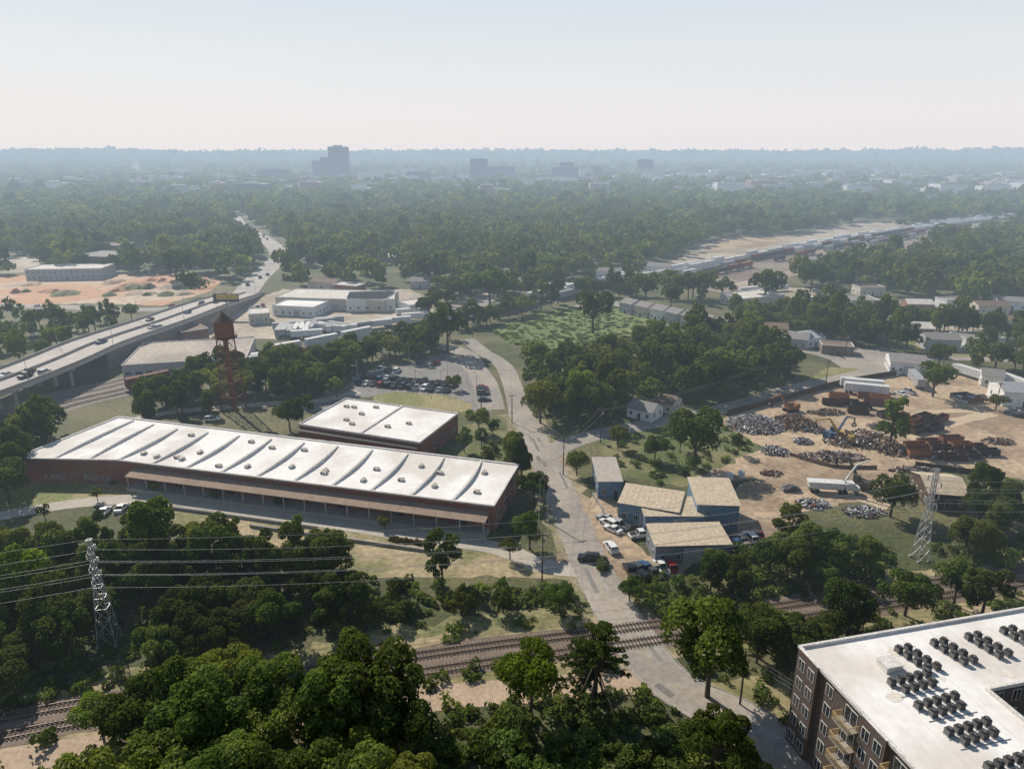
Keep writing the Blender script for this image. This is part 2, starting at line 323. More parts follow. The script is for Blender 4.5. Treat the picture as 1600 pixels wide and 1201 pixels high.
ribbon('rail yard ground',offs(YD,27),66,.075,M('rail_yard_ground',(.33,.255,.20),(.25,.195,.155),scale=.1,c3=(.40,.34,.27),scale3=.02),2.5); exl(offs(YD,32),40)
for s in (-8,-3,3,8): track(offs(RU,s),'railway track on grey ballast beside freight cars',sleep=(s in(3,8)),step=.9,grp='freight line tracks')
for s in (13,18,23,28,33,38,43): track(offs(YD,s),'rusty siding track in the rail yard',sleep=False,grp='rail yard sidings')
# ---------------------------------------------------------------- highway bridge
HWp=[(-190,60,8),(-186,140,8)]+[P(*q) for q in ((35,582,8),(150,535,8),(252,501,8),(322,476,6.5),(362,464,3),(383,458,.3))]
HW=smooth(HWp,6)
eb=bpy.data.objects.new('highway_bridge',None); COL.objects.link(eb); eb.location=(-165,300,0); thing(eb,'long pale concrete highway overpass with parapets and retaining wall','bridge')
BO=Vector((165,-300,0))
def strip(name,L,w,z0,z1,mat,par=eb,tog=False):
    b=MB(); N=normals(L)
    for i in range(len(L)-1):
        a,c=L[i]+BO,L[i+1]+BO; n0,n1=N[i]*w/2,N[i+1]*w/2; zb=Vector((0,0,z0)); zt=Vector((0,0,z1))
        if tog:
            lo=[Vector((q.x,q.y,0.0)) for q in (a-n0,a+n0,c+n1,c-n1)]
        else: lo=[q+zb for q in (a-n0,a+n0,c+n1,c-n1)]
        b.hexa(lo,[q+zt for q in (a-n0,a+n0,c+n1,c-n1)],mat)
    return add(name,b.mesh(name),parent=par)
HWM=M('highway_concrete',(.50,.46,.42),(.39,.365,.335),scale=.05,fine=.04)
strip('deck',HW,23,-1.1,0,HWM)
strip('parapet',offs(HW,11.3),.4,.005,1.0,CONC); strip('parapet',offs(HW,-11.3),.4,.005,1.0,CONC); strip('median barrier',HW,.5,.005,.9,CONC)
RW=[p for p in HW if p.y>262]
o=strip('retaining wall',offs(RW,11.2),.8,0,-1.15,M('stained_concrete',(.24,.21,.19),(.15,.135,.125),scale=.3),tog=True); strip('retaining wall',offs(RW,-11.2),.8,0,-1.15,MATS['stained_concrete'],tog=True)
for yy in (150,175,200,222,245):
    k=min(range(len(HW)),key=lambda i:abs(HW[i].y-yy)); p=HW[k]+BO; b=MB()
    b.box(-10.5,10.5,-.6,.6,5.7,6.85,CONC)
    for xx in (-9,-3,3,9): b.cyl(xx,0,0,5.71,.55,.55,CONC,8)
    add('pier',b.mesh('pier'),(p.x,p.y,0),parent=eb)
for s in (-10.2,-.9,.9,10.2):
    strip('edge line',offs(HW,s),.18,.006,.014,PAINT)
for s in (-7,-3.9,3.9,7):
    b=MB(); L=offs(HW,s)
    for i in range(0,len(L)-1,2):
        a=L[i]+BO; c=L[i].lerp(L[i+1],.5)+BO; n=Vector(((c-a).y,-(c-a).x,0)).normalized()*.09
        b.hexa([q+Vector((0,0,.006)) for q in (a-n,a+n,c+n,c-n)],[q+Vector((0,0,.014)) for q in (a-n,a+n,c+n,c-n)],PAINT)
    add('lane dashes',b.mesh('lane_dashes'),parent=eb)
exl(HW,17); EXP.append([(-200,0),(-150,0),(-145,260),(-200,260)])
# ---------------------------------------------------------------- vehicles
CARC={'white':(.75,.75,.74),'silver':(.42,.43,.44),'black':(.015,.015,.017),'dark grey':(.07,.075,.08),'red':(.30,.03,.025),'blue':(.04,.09,.2),'tan':(.33,.28,.2)}
def carpaint(c):
    n='car_paint_'+c.replace(' ','_'); return M(n,CARC[c],tuple(x*.9 for x in CARC[c]),scale=1,rough=.25,spec=.6,fine=0)
def carparts(kind,c):
    pm=carpaint(c); body=MB(); win=MB()
    L={'sedan':4.6,'suv':4.7,'pickup':5.5}[kind]; W=.92; h=L/2
    zb={'sedan':.85,'suv':1.0,'pickup':1.0}[kind]
    prof=[(-h,.35),(-h+.08,.25),(h-.12,.25),(h,.42),(h-.05,zb-.25),(h-.25,zb-.1),(h-1.15,zb),(-h+.15,zb+.03),(-h,zb-.15)]
    n=len(prof); i=body.mi(pm)
    for y,s in ((-W,1),(W,1)):
        for x,z in prof: body.v.append((x,y*(0.97 if z<.4 or z>zb-.05 else 1.0),z))
    body.f.append(tuple(range(n))); body.m.append(i); body.f.append(tuple(range(2*n-1,n-1,-1))); body.m.append(i)
    for k in range(n):
        k2=(k+1)%n; body.f.append((k,k+n,k2+n,k2)); body.m.append(i)
    if kind=='sedan': x0,x1,x2,x3,zt=-h+.75,-h+1.45,h-2.1,h-1.25,1.42
    elif kind=='suv': x0,x1,x2,x3,zt=-h+.1,-h+.4,h-2.0,h-1.2,1.72
    else: x0,x1,x2,x3,zt=-h+1.9,-h+2.1,h-2.1,h-1.35,1.75
    wb=W-.06; wt=W-.2
    win.hexa([(x0,-wb,zb+.02),(x3,-wb,zb+.0),(x3,wb,zb+.0),(x0,wb,zb+.02)],[(x1,-wt,zt-.05),(x2,-wt,zt-.05),(x2,wt,zt-.05),(x1,wt,zt-.05)],BLACKG)
    body.box(x1-.02,x2+.02,-wt-.02,wt+.02,zt-.048,zt,pm)
    for sx in (-1,1):
        for xa,xb,za in ((x1,x0,0),(x2,x3,0),((x1+x2)/2,(x1+x2)/2,0)):
            body.beam((xb,sx*(wb+.0),zb),(xa,sx*(wt+.01),zt-.02),.09,pm)
    if kind=='pickup': body.box(-h+.12,x0-.1,-W+.14,W-.14,zb+.031,zb+.04,DARK)
    wheel=MB(); wheel.cyly(0,-.11,.11,0,.33,TIRE,12); wheel.cyly(0,-.12,.12,0,.19,GALV,8)
    lamp=MB(); lamp.box(-.03,.03,-.2,.2,-.07,.07,LAMPW)
    return body,win,wheel,lamp,L,zb
CC={}
def car(kind,c,pos,rz,label,full=False,group=None):
    key=(kind,c,full)
    if key not in CC:
        bd,wn,wh,lp,L,zb=carparts(kind,c)
        if full: CC[key]=(bd.mesh('car_body'),wn.mesh('car_window'),wh.mesh('wheel'),lp.mesh('headlight'),L,zb)
        else:
            bd2=bd
            for src,tr in [(wn,(0,0,0))]+[(wh,(x,y,.33)) for x in (-L/2+.85,L/2-.9) for y in(-.84,.84)]:
                k=len(bd2.v); bd2.v+=[(p[0]+tr[0],p[1]+tr[1],p[2]+tr[2]) for p in src.v]
                for f,mm in zip(src.f,src.m): bd2.f.append(tuple(q+k for q in f)); bd2.m.append(bd2.mi(src.mats[mm]))
            CC[key]=(bd2.mesh('car'),)
    t=CC[key]
    if not full: return thing(add('parked_car' if group else 'car',t[0],pos,rz),label,'pickup truck' if kind=='pickup' else 'car',group)
    e=bpy.data.objects.new('car',None); COL.objects.link(e); e.location=pos; e.rotation_euler=(0,0,rz); thing(e,label,'pickup truck' if kind=='pickup' else 'car',group)
    add('body',t[0],parent=e); add('window',t[1],parent=e); L=t[4]
    for x in (-L/2+.85,L/2-.9):
        for y in (-.84,.84): add('wheel',t[2],(x,y,.33),parent=e)
    for y in (-.62,.62): add('headlight',t[3],(L/2-.03,y,t[5]-.33),parent=e)
    return e
def near(kind,c,u,v,deg,label,z=.06,group=None): return car(kind,c,P(u,v,z),math.radians(deg),label,True,group)
near('suv','black',920,875,168,'black car crossing the worn road at the junction')
near('suv','white',954,858,105,'white van parked at the dirt verge')
near('sedan','white',164,801,95,'white car parked beside the concrete drive'); near('sedan','white',190,796,95,'white car parked beside the concrete drive')
near('suv','white',332,657,10,'white van on the drive behind the warehouse')
for u,v,k,c in ((946,812,'sedan','silver'),(951,820,'suv','white'),(957,829,'sedan','white'),(966,822,'pickup','silver'),(1001,838,'pickup','white')):
    near(k,c,u,v,U(130,150) if u<990 else 15,'%s car parked nose-in by the blue workshop'%c,group='cars parked by the workshop')
for i,(u,v) in enumerate(((985,895),(997,893),(1009,891),(1021,890),(1033,889),(1045,886),(1000,902),(1020,899),(1148,850),(1160,846),(1172,842),(1183,838))):
    near(random.choice(['sedan','suv','pickup']),['black','dark grey','blue','tan','white','red'][i%6],u,v,U(95,125),'%s old car parked in the row on bare dirt'%['black','dark grey','blue','tan','white','red'][i%6],group='old cars stored on the dirt')
CL=['white','silver','black','dark grey','black','dark grey','silver','red','blue','black','white','dark grey']
def row(p,q,sp,ang,lab,grp,z=.06,prob=.92):
    a=Vector(P(*p,z)); b=Vector(P(*q,z)); d=b-a; n=int(d.length/sp); h=math.atan2(d.y,d.x)
    for i in range(n):
        if R()>prob: continue
        c=random.choice(CL); pos=a+d*((i+.5)/n)
        car(random.choice(['sedan','sedan','suv','suv','pickup']),c,pos,h+math.radians(ang)+(math.pi if R()<.3 else 0)+U(-.03,.03),lab%c,group=grp)
g='cars in the asphalt parking lot'
row((556,599),(704,612),2.8,90,'%s car parked in the asphalt lot row',g); row((553,590),(600,594),2.8,90,'%s car parked in the asphalt lot row',g)
row((600,591),(714,604),2.8,90,'%s car parked in the asphalt lot row',g); row((588,578),(640,582),2.9,90,'%s car parked in the asphalt lot row',g,prob=.7)
row((650,566),(702,570),2.9,90,'%s car parked in the asphalt lot row',g,prob=.6); row((757,628),(752,600),3,90,'%s car parked at the lot edge by trees',g,prob=.8)
for a_,b_ in (((552,604),(708,617)),((553,594),(716,607)),((586,574),(642,578)),((648,570),(704,574))):
    La=smooth(PP([a_,b_],.0),2.8)
    for k,p in enumerate(La[::1]):
        if k%2==0: ribbon('parking marking',[p,p+Vector((.4,4.6,0))],.12,.036,PAINT)
g='cars in the pale gravel lot'
row((1272,455),(1310,472),3,90,'%s car parked on the pale gravel lot',g); row((1282,452),(1325,469),3,90,'%s car parked on the pale gravel lot',g); row((1180,468),(1230,462),3,90,'%s car parked on the pale gravel lot',g,prob=.7)
row((390,484),(415,478),3,60,'%s car parked near the low white building','cars near the low white building'); row((1495,628),(1540,622),3,80,'%s car parked in the dirt scrapyard','cars in the dirt yard')
row((1225,760),(1245,772),3,70,'%s car parked in the dirt scrapyard','cars in the dirt yard',prob=.6); row((1575,640),(1600,655),3,70,'%s car parked in the dirt scrapyard','cars in the dirt yard'); row((1400,618),(1425,612),3.2,80,'%s car parked in the dirt scrapyard','cars in the dirt yard')
for i in range(26):
    k=random.randrange(4,len(HW)-4); s=random.choice([-8.5,-5.4,-2.4,2.4,5.4,8.5]); d=HW[k+1]-HW[k]; n=Vector((d.y,-d.x,0)).normalized(); c=random.choice(CL)
    car(random.choice(['sedan','suv','pickup']),c,HW[k]+n*s+Vector((0,0,.015)),math.atan2(d.y,d.x)+(math.pi if s<0 else 0),'%s car driving on the concrete highway'%c,group='cars on the highway')
for i in range(18):
    k=random.randrange(2,len(FARW)-2); s=random.choice([-5,-2.0,2.0,5]); d=FARW[k+1]-FARW[k]; n=Vector((d.y,-d.x,0)).normalized(); c=random.choice(CL)
    car('suv',c,FARW[k]+n*s+Vector((0,0,.08)),math.atan2(d.y,d.x),'%s car driving on the wide distant road'%c,group='cars on the distant road')
for u,v in ((60,479),(140,481),(15,477),(200,483),(270,479)):
    c=random.choice(CL); car('sedan',c,P(u,v,.08),0,'%s car driving on the cross road'%c,group='cars on the cross road')
def trailer_mesh(L,mat,h=2.7):
    b=MB(); b.box(-L/2,L/2,-1.25,1.25,1.15,1.15+h,mat)
    for x in np.arange(-L/2+.6,L/2,1.2):
        for y in (-1.27,1.27): b.box(x-.04,x+.04,y-.02,y+.02,1.2,1.1+h,GALV)
    b.box(-L/2+.3,L/2-.3,-.5,.5,.85,1.14,DARK)
    for x in (-L/2+1,-L/2+2.2):
        for y in (-1.1,.8): b.cyly(x,y,y+.3,.5,.5,TIRE,10)
    for y in (-.8,.8): b.box(L/2-2.6,L/2-2.45,y-.08,y+.08,0,1.14,DARK)
    return b.mesh('semi_trailer')
TWH=M('trailer_white',(.68,.68,.67),(.55,.55,.54),scale=.5,rough=.5); TGR=M('trailer_grey',(.36,.37,.38),(.3,.3,.31),scale=.5,rough=.5); TBR=M('container_brown',(.20,.09,.06),(.14,.07,.05),scale=.5); TBL=M('container_blue',(.08,.13,.22),(.06,.10,.17),scale=.5); TDK=M('container_dark',(.05,.05,.05),(.07,.06,.05),scale=.5); TOR=M('container_orange',(.33,.15,.06),(.25,.11,.05),scale=.5)
TMS=[(trailer_mesh(14,m),n) for m,n in ((TWH,'white'),(TGR,'grey'),(TBR,'brown'))]
def trailer(u,v,deg,k=0,lab='parked on the pale lot',grp='trailers parked in the lot'):
    m,n=TMS[k]; return thing(add('semi_trailer',m,P(u,v,.05),math.radians(deg)),'%s box semi-trailer %s'%(n,lab),'trailer',grp)
for i in range(12): trailer(438+i*8.5,522-i*.4+U(-2,2),U(95,110) if i<7 else 150,0 if R()<.7 else 1)
for u,v,d in ((450,515,20),(500,510,25),(515,507,20),(535,520,15),(560,516,30),(590,512,25),(620,507,20),(650,500,20),(480,528,15),(640,493,15)): trailer(u,v,d,0 if R()<.7 else 1)
trailer(1345,608,-18,0,'parked at the edge of the scrapyard','trailers in the yard'); trailer(1352,616,-20,0,'parked at the edge of the scrapyard','trailers in the yard')
for u,v,d in ((1170,458,20),(1190,462,10),(1205,470,0),(1215,455,20),(1255,475,20),(1430,600,75),(1586,605,-80),(1515,590,-70)): trailer(u,v,d,random.choice([0,0,1]),'parked on an open lot','trailers on open lots')
def freight(mat,h,L=15):
    b=MB(); b.box(-L/2-.8,L/2+.8,-1.3,1.3,1.0,1.25,DARK)
    b.box(-L/2,L/2,-1.22,1.22,1.26,1.26+h,mat)
    for x in np.arange(-L/2+.5,L/2,1.0):
        for y in (-1.24,1.24): b.box(x-.05,x+.05,y-.02,y+.02,1.3,1.2+h,mat)
    for x in (-L/2+1,-L/2+2.6,L/2-2.6,L/2-1):
        for y in (-.8,.7): b.cyly(x,y,y+.12,.46,.46,TIRE,10)
    b.box(-L/2+.4,-L/2+3.2,-.9,.9,.5,.99,DARK); b.box(L/2-3.2,L/2-.4,-.9,.9,.5,.99,DARK)
    return b.mesh('freight_car')
FM=[(freight(TWH,5),'white'),(freight(TWH,2.8),'white'),(freight(TGR,3.2),'grey'),(freight(TBR,3.1),'brown'),(freight(TBL,3.0),'blue'),(freight(TDK,2.6),'black'),(freight(TOR,3.0),'orange')]
def train(L,s,a,b,choices,prob=1.0,lab='on the freight line'):
    Lr=offs(L,s); tot=0; nxt=a
    for p,q in zip(Lr[:-1],Lr[1:]):
        ln=(q-p).length
        while nxt<tot+ln and nxt<b:
            pos=p.lerp(q,(nxt-tot)/ln); d=q-p
            if R()<prob:
                m,n=FM[random.choice(choices)]; thing(add('freight_car',m,pos+Vector((0,0,.34)),math.atan2(d.y,d.x)),'%s container freight car %s'%(n,lab),'freight car','freight cars on the railway')
            nxt+=17.5
        tot+=ln
RUl=sum((q-p).length for p,q in zip(RU[:-1],RU[1:]))
train(RU,8,40,110,[6,5,3,2],.9,'under the highway bridge'); train(RU,3,60,460,[0,0,1,2,5],.8); train(RU,8,200,480,[1,2,3],.45)
train(RU,-3,330,RUl,[1,1,0,2,0]); train(RU,3,500,RUl,[2,1,3,5,1]); train(YD,18,60,560,[3,6,5,3,2],.7,'on a yard siding'); train(YD,28,200,640,[5,3,2],.4,'on a yard siding'); train(RU,-8,560,RUl,[0,1,1,2],.9)
# ---------------------------------------------------------------- generic buildings
def winmesh(w,h,fr=WHITEW):
    b=MB(); b.box(-w/2,w/2,-.06,0,0,h,fr); b.box(-w/2+.08,w/2-.08,-.075,-.062,.08,h-.08,BLACKG); b.box(-.03,.03,-.09,-.077,.08,h-.08,fr); return b.mesh('window')
def doormesh(w,h,m=None):
    b=MB(); b.box(-w/2-.08,w/2+.08,-.06,0,0,h+.08,WEDGE); b.box(-w/2,w/2,-.09,-.062,0,h,m or TDK); return b.mesh('door')
WM={'s':winmesh(1.1,1.4),'w':winmesh(2.4,1.4),'d':winmesh(1.2,1.5,DARK)}; DM={'p':doormesh(1,2.1),'r':doormesh(3.4,3.4,GREYW),'k':doormesh(2.6,3,TDK)}
def footex(poly,g=4,front=10):
    c=Vector((sum(p[0] for p in poly)/len(poly),sum(p[1] for p in poly)/len(poly)))
    out=[]
    for p in poly:
        v=Vector((p[0],p[1]))-c; l=v.length; v=v*((l+g)/l)+c
        if p[1]<c.y: v=v+(-v.normalized())*front
        out.append((v.x,v.y))
    EXP.append(out)
def building(A,B,h,D,wall,roof,kind='flat',label='',name='building',cat='building',win='s',wn=4,door='p',ov=.3,parapet=.35,ridge=1.8,dn=1,lv=1,front=10):
    a=Vector(P(A[0],A[1],h)); b_=Vector(P(B[0],B[1],h)); a.z=b_.z=0; L=(b_-a).length; rz=math.atan2((b_-a).y,(b_-a).x)
    e=bpy.data.objects.new(name,None); COL.objects.link(e); e.location=a; e.rotation_euler=(0,0,rz); thing(e,label,cat)
    w=MB(); w.box(0,L,0,D,0,h,wall)
    if kind=='gable': 
        w.quad([(0,0,h),(0,D,h),(0,D/2,h+ridge)],wall); w.quad([(L,0,h),(L,D/2,h+ridge),(L,D,h)],wall)
    add('wall',w.mesh('wall'),parent=e)
    r=MB()
    if kind=='flat':
        r.box(-.1,L+.1,-.1,D+.1,h+.003,h+.15,roof)
        for q in ((-.1,L+.1,-.1,.15),(-.1,L+.1,D-.15,D+.1)): r.box(*q,h+.153,h+.15+parapet,WEDGE)
        for q in ((-.1,.15),(L-.15,L+.1)): r.box(*q,.153,D-.153,h+.153,h+.15+parapet,WEDGE)
    elif kind=='gable':
        k=ridge/(D/2); o2=ov
        for s0,s1 in ((-o2,D/2),(D+o2,D/2)):
            z0=h-o2*k
            r.hexa([(-o2,s0,z0+.02),(L+o2,s0,z0+.02),(L+o2,s1,h+ridge+.02),(-o2,s1,h+ridge+.02)],[(-o2,s0,z0+.16),(L+o2,s0,z0+.16),(L+o2,s1,h+ridge+.16),(-o2,s1,h+ridge+.16)],roof)
    elif kind=='shed':
        r.hexa([(-ov,-ov,h+.02),(L+ov,-ov,h+.02),(L+ov,D+ov,h+ridge),(-ov,D+ov,h+ridge)],[(-ov,-ov,h+.14),(L+ov,-ov,h+.14),(L+ov,D+ov,h+ridge+.12),(-ov,D+ov,h+ridge+.12)],roof)
        w2=MB(); w2.hexa([(0,0,h+.004),(L,0,h+.004),(L,D,h+.004),(0,D,h+.004)],[(0,0,h+.01),(L,0,h+.01),(L,D,h+ridge-.03),(0,D,h+ridge-.03)],wall); add('wall',w2.mesh('upper_wall'),parent=e)
        n=int(L/1.2)
        for i in range(1,n):
            x=i*L/n
            r.hexa([(x-.03,-ov,h+.142),(x+.03,-ov,h+.142),(x+.03,D+ov,h+ridge+.122),(x-.03,D+ov,h+ridge+.122)],[(x-.03,-ov,h+.17),(x+.03,-ov,h+.17),(x+.03,D+ov,h+ridge+.15),(x-.03,D+ov,h+ridge+.15)],roof)
    add('roof',r.mesh('roof'),parent=e)
    for l in range(lv):
        z=(1.0 if h<5 else 1.3)+l*3.2
        if z+1.6>h: break
        for i in range(wn):
            x=(i+.5)*L/wn
            if l==0 and door and i%max(1,wn//dn)==wn//2%max(1,wn//dn): add('door',DM[door],(x,-.003,0),parent=e)
            else: add('window',WM[win],(x,-.003,z),parent=e)
        for i in range(max(1,int(wn*D/max(L,1)))):
            k=max(1,int(wn*D/max(L,1))); add('window',WM[win],(L+.003,(i+.5)*D/k,z),math.pi/2,parent=e)
            add('window',WM[win],(-.003,(i+.5)*D/k,z),-math.pi/2,parent=e)
    c,s=math.cos(rz),math.sin(rz); footex([(a.x+x*c-y*s,a.y+x*s+y*c) for x,y in ((0,0),(L,0),(L,D),(0,D))],3,front)
    return e,L
def hvacm():
    b=MB(); b.box(-1,1,-.7,.7,.1,.95,M('hvac_cream',(.66,.61,.53),(.55,.50,.43),scale=1)); b.box(-1.1,1.1,-.8,.8,0,.098,GREYM); b.cyl(-.45,0,.952,1.05,.34,.34,GREYM,12); b.cyl(.5,0,.952,1.02,.30,.30,DARK,12); b.box(-.98,-.2,-.72,-.702,.3,.8,DARK); return b.mesh('rooftop_air_unit')
HV=hvacm()
# --- the long warehouse
hW=6.2
A=Vector(P(183,720,hW)); B=Vector(P(772,792,hW)); A.z=B.z=0; rz=math.atan2((B-A).y,(B-A).x); Lw=(B-A).length
def loc(q,z=hW):
    p=Vector(P(q[0],q[1],z)); p.z=0; p-=A; c,s=math.cos(-rz),math.sin(-rz); return (p.x*c-p.y*s,p.x*s+p.y*c)
bl=loc((186,652)); fl=loc((22,717)); brr=loc((828,729))
Dw=brr[1]; Lb=Lw
ew=bpy.data.objects.new('warehouse',None); COL.objects.link(ew); ew.location=A; ew.rotation_euler=(0,0,rz); thing(ew,'very long brick warehouse with white ribbed flat roof','warehouse')
foot=[(fl[0],fl[1]),(0,0),(Lw,0),(Lw,Dw),(bl[0],bl[1])]
w=MB(); w.prism(foot,0,hW,BRICK); add('wall',w.mesh('wall'),parent=ew)
r=MB(); r.prism(foot,hW+.004,hW+.14,WROOF)
add('roof',r.mesh('roof'),parent=ew)
r=MB()
for i in range(5):
    p,q=Vector(foot[i]),Vector(foot[(i+1)%5]); d=(q-p).normalized(); n=Vector((-d.y,d.x))*.35; p=p+d*.36; q=q-d*.0
    pts=[p-n*.4,q-n*.4,q+n,p+n]; r.prism([(x.x,x.y) for x in pts],hW+.143,hW+.42+.003*i,WEDGE)
add('parapet',r.mesh('parapet'),parent=ew)
nb=10; bw=Lw/nb
def ridgem(D):
    b=MB(); n=14
    for k in range(n):
        y0=.5+(D-1)*k/n; y1=.5+(D-1)*(k+1)/n; f=lambda y:hW+.42+.5*math.sin(math.pi*y/D); g=lambda y:1.0*math.sin(math.pi*y/D)
        b.hexa([(g(y0)-.3,y0,hW+.142),(g(y0)+.3,y0,hW+.142),(g(y1)+.3,y1,hW+.142),(g(y1)-.3,y1,hW+.142)],[(g(y0)-.3,y0,f(y0)),(g(y0)+.3,y0,f(y0)),(g(y1)+.3,y1,f(y1)),(g(y1)-.3,y1,f(y1))],WEDGE)
    return b.mesh('roof_ridge')
rm=ridgem(Dw)
for i in range(0,nb): add('roof ridge',rm,(i*bw+.1,0,0),parent=ew)
for f in (.28,.62):
    b=MB(); p=Vector(foot[0]).lerp(Vector(foot[1]),f+.1); q=Vector((bl[0]+(0-bl[0])*f,bl[1]+(Dw-bl[1])*f))
    for k in range(10):
        a0=p.lerp(q,.02+.96*k/10); a1=p.lerp(q,.02+.96*(k+1)/10); h0=hW+.42+.42*math.sin(math.pi*k/10); h1=hW+.42+.42*math.sin(math.pi*(k+1)/10)
        b.hexa([(a0.x-.25,a0.y,hW+.142),(a0.x+.25,a0.y,hW+.142),(a1.x+.25,a1.y,hW+.142),(a1.x-.25,a1.y,hW+.142)],[(a0.x-.25,a0.y,h0),(a0.x+.25,a0.y,h0),(a1.x+.25,a1.y,h1),(a1.x-.25,a1.y,h1)],WEDGE)
    add('roof ridge',b.mesh('ridge'),parent=ew)
b=MB(); b.hexa([(5,-3.6,4.0),(Lw-1,-3.6,4.0),(Lw-1,-.05,4.9),(5,-.05,4.9)],[(5,-3.6,4.12),(Lw-1,-3.6,4.12),(Lw-1,-.05,5.02),(5,-.05,5.02)],M('brown_canopy_roof',(.34,.25,.185),(.25,.185,.14),scale=.4)); add('canopy',b.mesh('canopy'),parent=ew)
pm=MB(); pm.box(-.1,.1,-.1,.1,1.1,3.98,GALV); pm=pm.mesh('post')
for i in range(18): add('canopy post',pm,(5.5+i*(Lw-7)/17,-3.3,0),parent=ew)
b=MB(); b.box(5,Lw-1,-3.7,-.01,0,1.1,CONC); add('dock platform',b.mesh('dock'),parent=ew)
for i in range(nb*2):
    x=(i+.5)*bw/2
    if i>1: add('door' if i%3==0 else 'window',DM['k'] if i%3==0 else WM['w'],(x,-.003,1.11 if i%3==0 else 1.9),parent=ew)
for y in (4,9,14,19): add('window',WM['w'],(Lw+.003,y,2.2),math.pi/2,parent=ew)
add('door',DM['k'],(Lw+.003,11.5,.0),math.pi/2,parent=ew)
def text(s,size,mat,loc_,rot,par=None,name='lettering',label=None):
    c=bpy.data.curves.new('t','FONT'); c.body=s; c.size=size; c.extrude=.01; c.align_x='CENTER'; o=bpy.data.objects.new('t',c); COL.objects.link(o); bpy.context.view_layer.update()
    me=bpy.data.meshes.new_from_object(o.evaluated_get(bpy.context.evaluated_depsgraph_get())); bpy.data.objects.remove(o); me.materials.clear(); me.materials.append(mat)
    q=bpy.data.objects.new(name,me); COL.objects.link(q); q.location=loc_; q.rotation_euler=rot
    if par: q.parent=par
    return q
fd=Vector((0,0))-Vector(foot[0]); fa=math.atan2(fd.y,fd.x); fn=Vector((fd.y,-fd.x)).normalized()*.02
SPR=M('sprayed_white_paint',(.42,.40,.40),(.24,.17,.15),scale=2.5,contrast=.1)
for s,t,m in (('KARS',.36,SPR),('BOKER',.78,M('faded_blue_paint',(.33,.40,.46),(.22,.18,.18),scale=2.5,contrast=.1))):
    p=Vector(foot[0]).lerp(Vector((0,0)),t)+fn; text(s,2.3,m,(p.x,p.y,.7),(math.pi/2,0,fa),ew,'graffiti')
for i in range(22):
    bay=i%nb; x=bay*bw+U(2.5,bw-1.5); y=U(3,Dw-3) if i<12 else U(3,8)
    thing(add('rooftop_air_unit',HV,(A.x+x*math.cos(rz)-y*math.sin(rz),A.y+x*math.sin(rz)+y*math.cos(rz),hW+.141),rz+random.choice([0,math.pi/2]),scale=(.7,.7,.7)),'cream air handling unit on the white warehouse roof','air conditioner','air units on the warehouse roof')
c,s=math.cos(rz),math.sin(rz); footex([(A.x+x*c-y*s,A.y+x*s+y*c) for x,y in foot],3,5)
for q,x0,x1 in ((-8.5,20,60),(-11.5,45,Lw-4)):
    b=MB(); b.box(0,x1-x0,-.2,.2,0,.7,CONC); c,s=math.cos(rz),math.sin(rz); thing(add('retaining_wall',b.mesh('retaining_wall'),(A.x+x0*c-q*s,A.y+x0*s+q*c,.02),rz),'low concrete retaining wall on the bank below the warehouse','wall')
# --- second white roof building
D2=Vector(Vector(P(655,692,6))-Vector(P(712,646,6))).length
e2,L2=building((467,664),(656,693),6.0,D2,BRICK,WROOF,'flat','brick building with flat white roof behind the warehouse','brick_building',wn=8,win='w',front=4)
b=MB(); b.box(L2*.52-.3,L2*.52+.3,.3,D2-.3,6.155,6.5,WEDGE); add('roof divider',b.mesh('divider'),parent=e2)
b=MB(); b.box(0,L2,-2.2,-.12,5.1,5.25,DARK); add('awning',b.mesh('awning'),parent=e2)
for i in range(8):
    x,y=L2*U(.1,.9),U(3,D2-3); q=e2.rotation_euler[2]
    thing(add('rooftop_air_unit',HV,(e2.location.x+x*math.cos(q)-y*math.sin(q),e2.location.y+x*math.sin(q)+y*math.cos(q),6.155),q,scale=(.7,.7,.7)),'cream air handling unit on a flat white roof','air conditioner','air units on the warehouse roof')
# --- blue workshop group
building((967,785),(1060,800),5,9,BLUEW,TANROOF,'shed','blue metal workshop with tan corrugated roof',wn=5,door='r',front=3,ridge=.6)
building((1008,806),(1102,806),4.5,8,BLUEW,TANROOF,'shed','low blue metal shed with tan roof',wn=4,door='r',front=3,ridge=.5)
building((1090,788),(1156,790),6.5,12,BLUEW,TANROOF,'shed','tall blue metal warehouse with tan sloping roof',wn=3,door=None,front=3,ridge=.8)
building((1025,853),(1142,850),4.2,8,M('slate_metal_wall',(.19,.22,.245),(.15,.175,.195),scale=.4),TANROOF,'shed','slate grey metal shed with wide tan roof',wn=5,door='r',front=3,ridge=.5)
building((935,752),(972,752),4.5,13,BLUEW,M('grey_tan_roof',(.44,.40,.35),(.36,.33,.29),scale=.4),'shed','small narrow blue shed with grey roof',wn=2,door='p',front=3,ridge=.5)
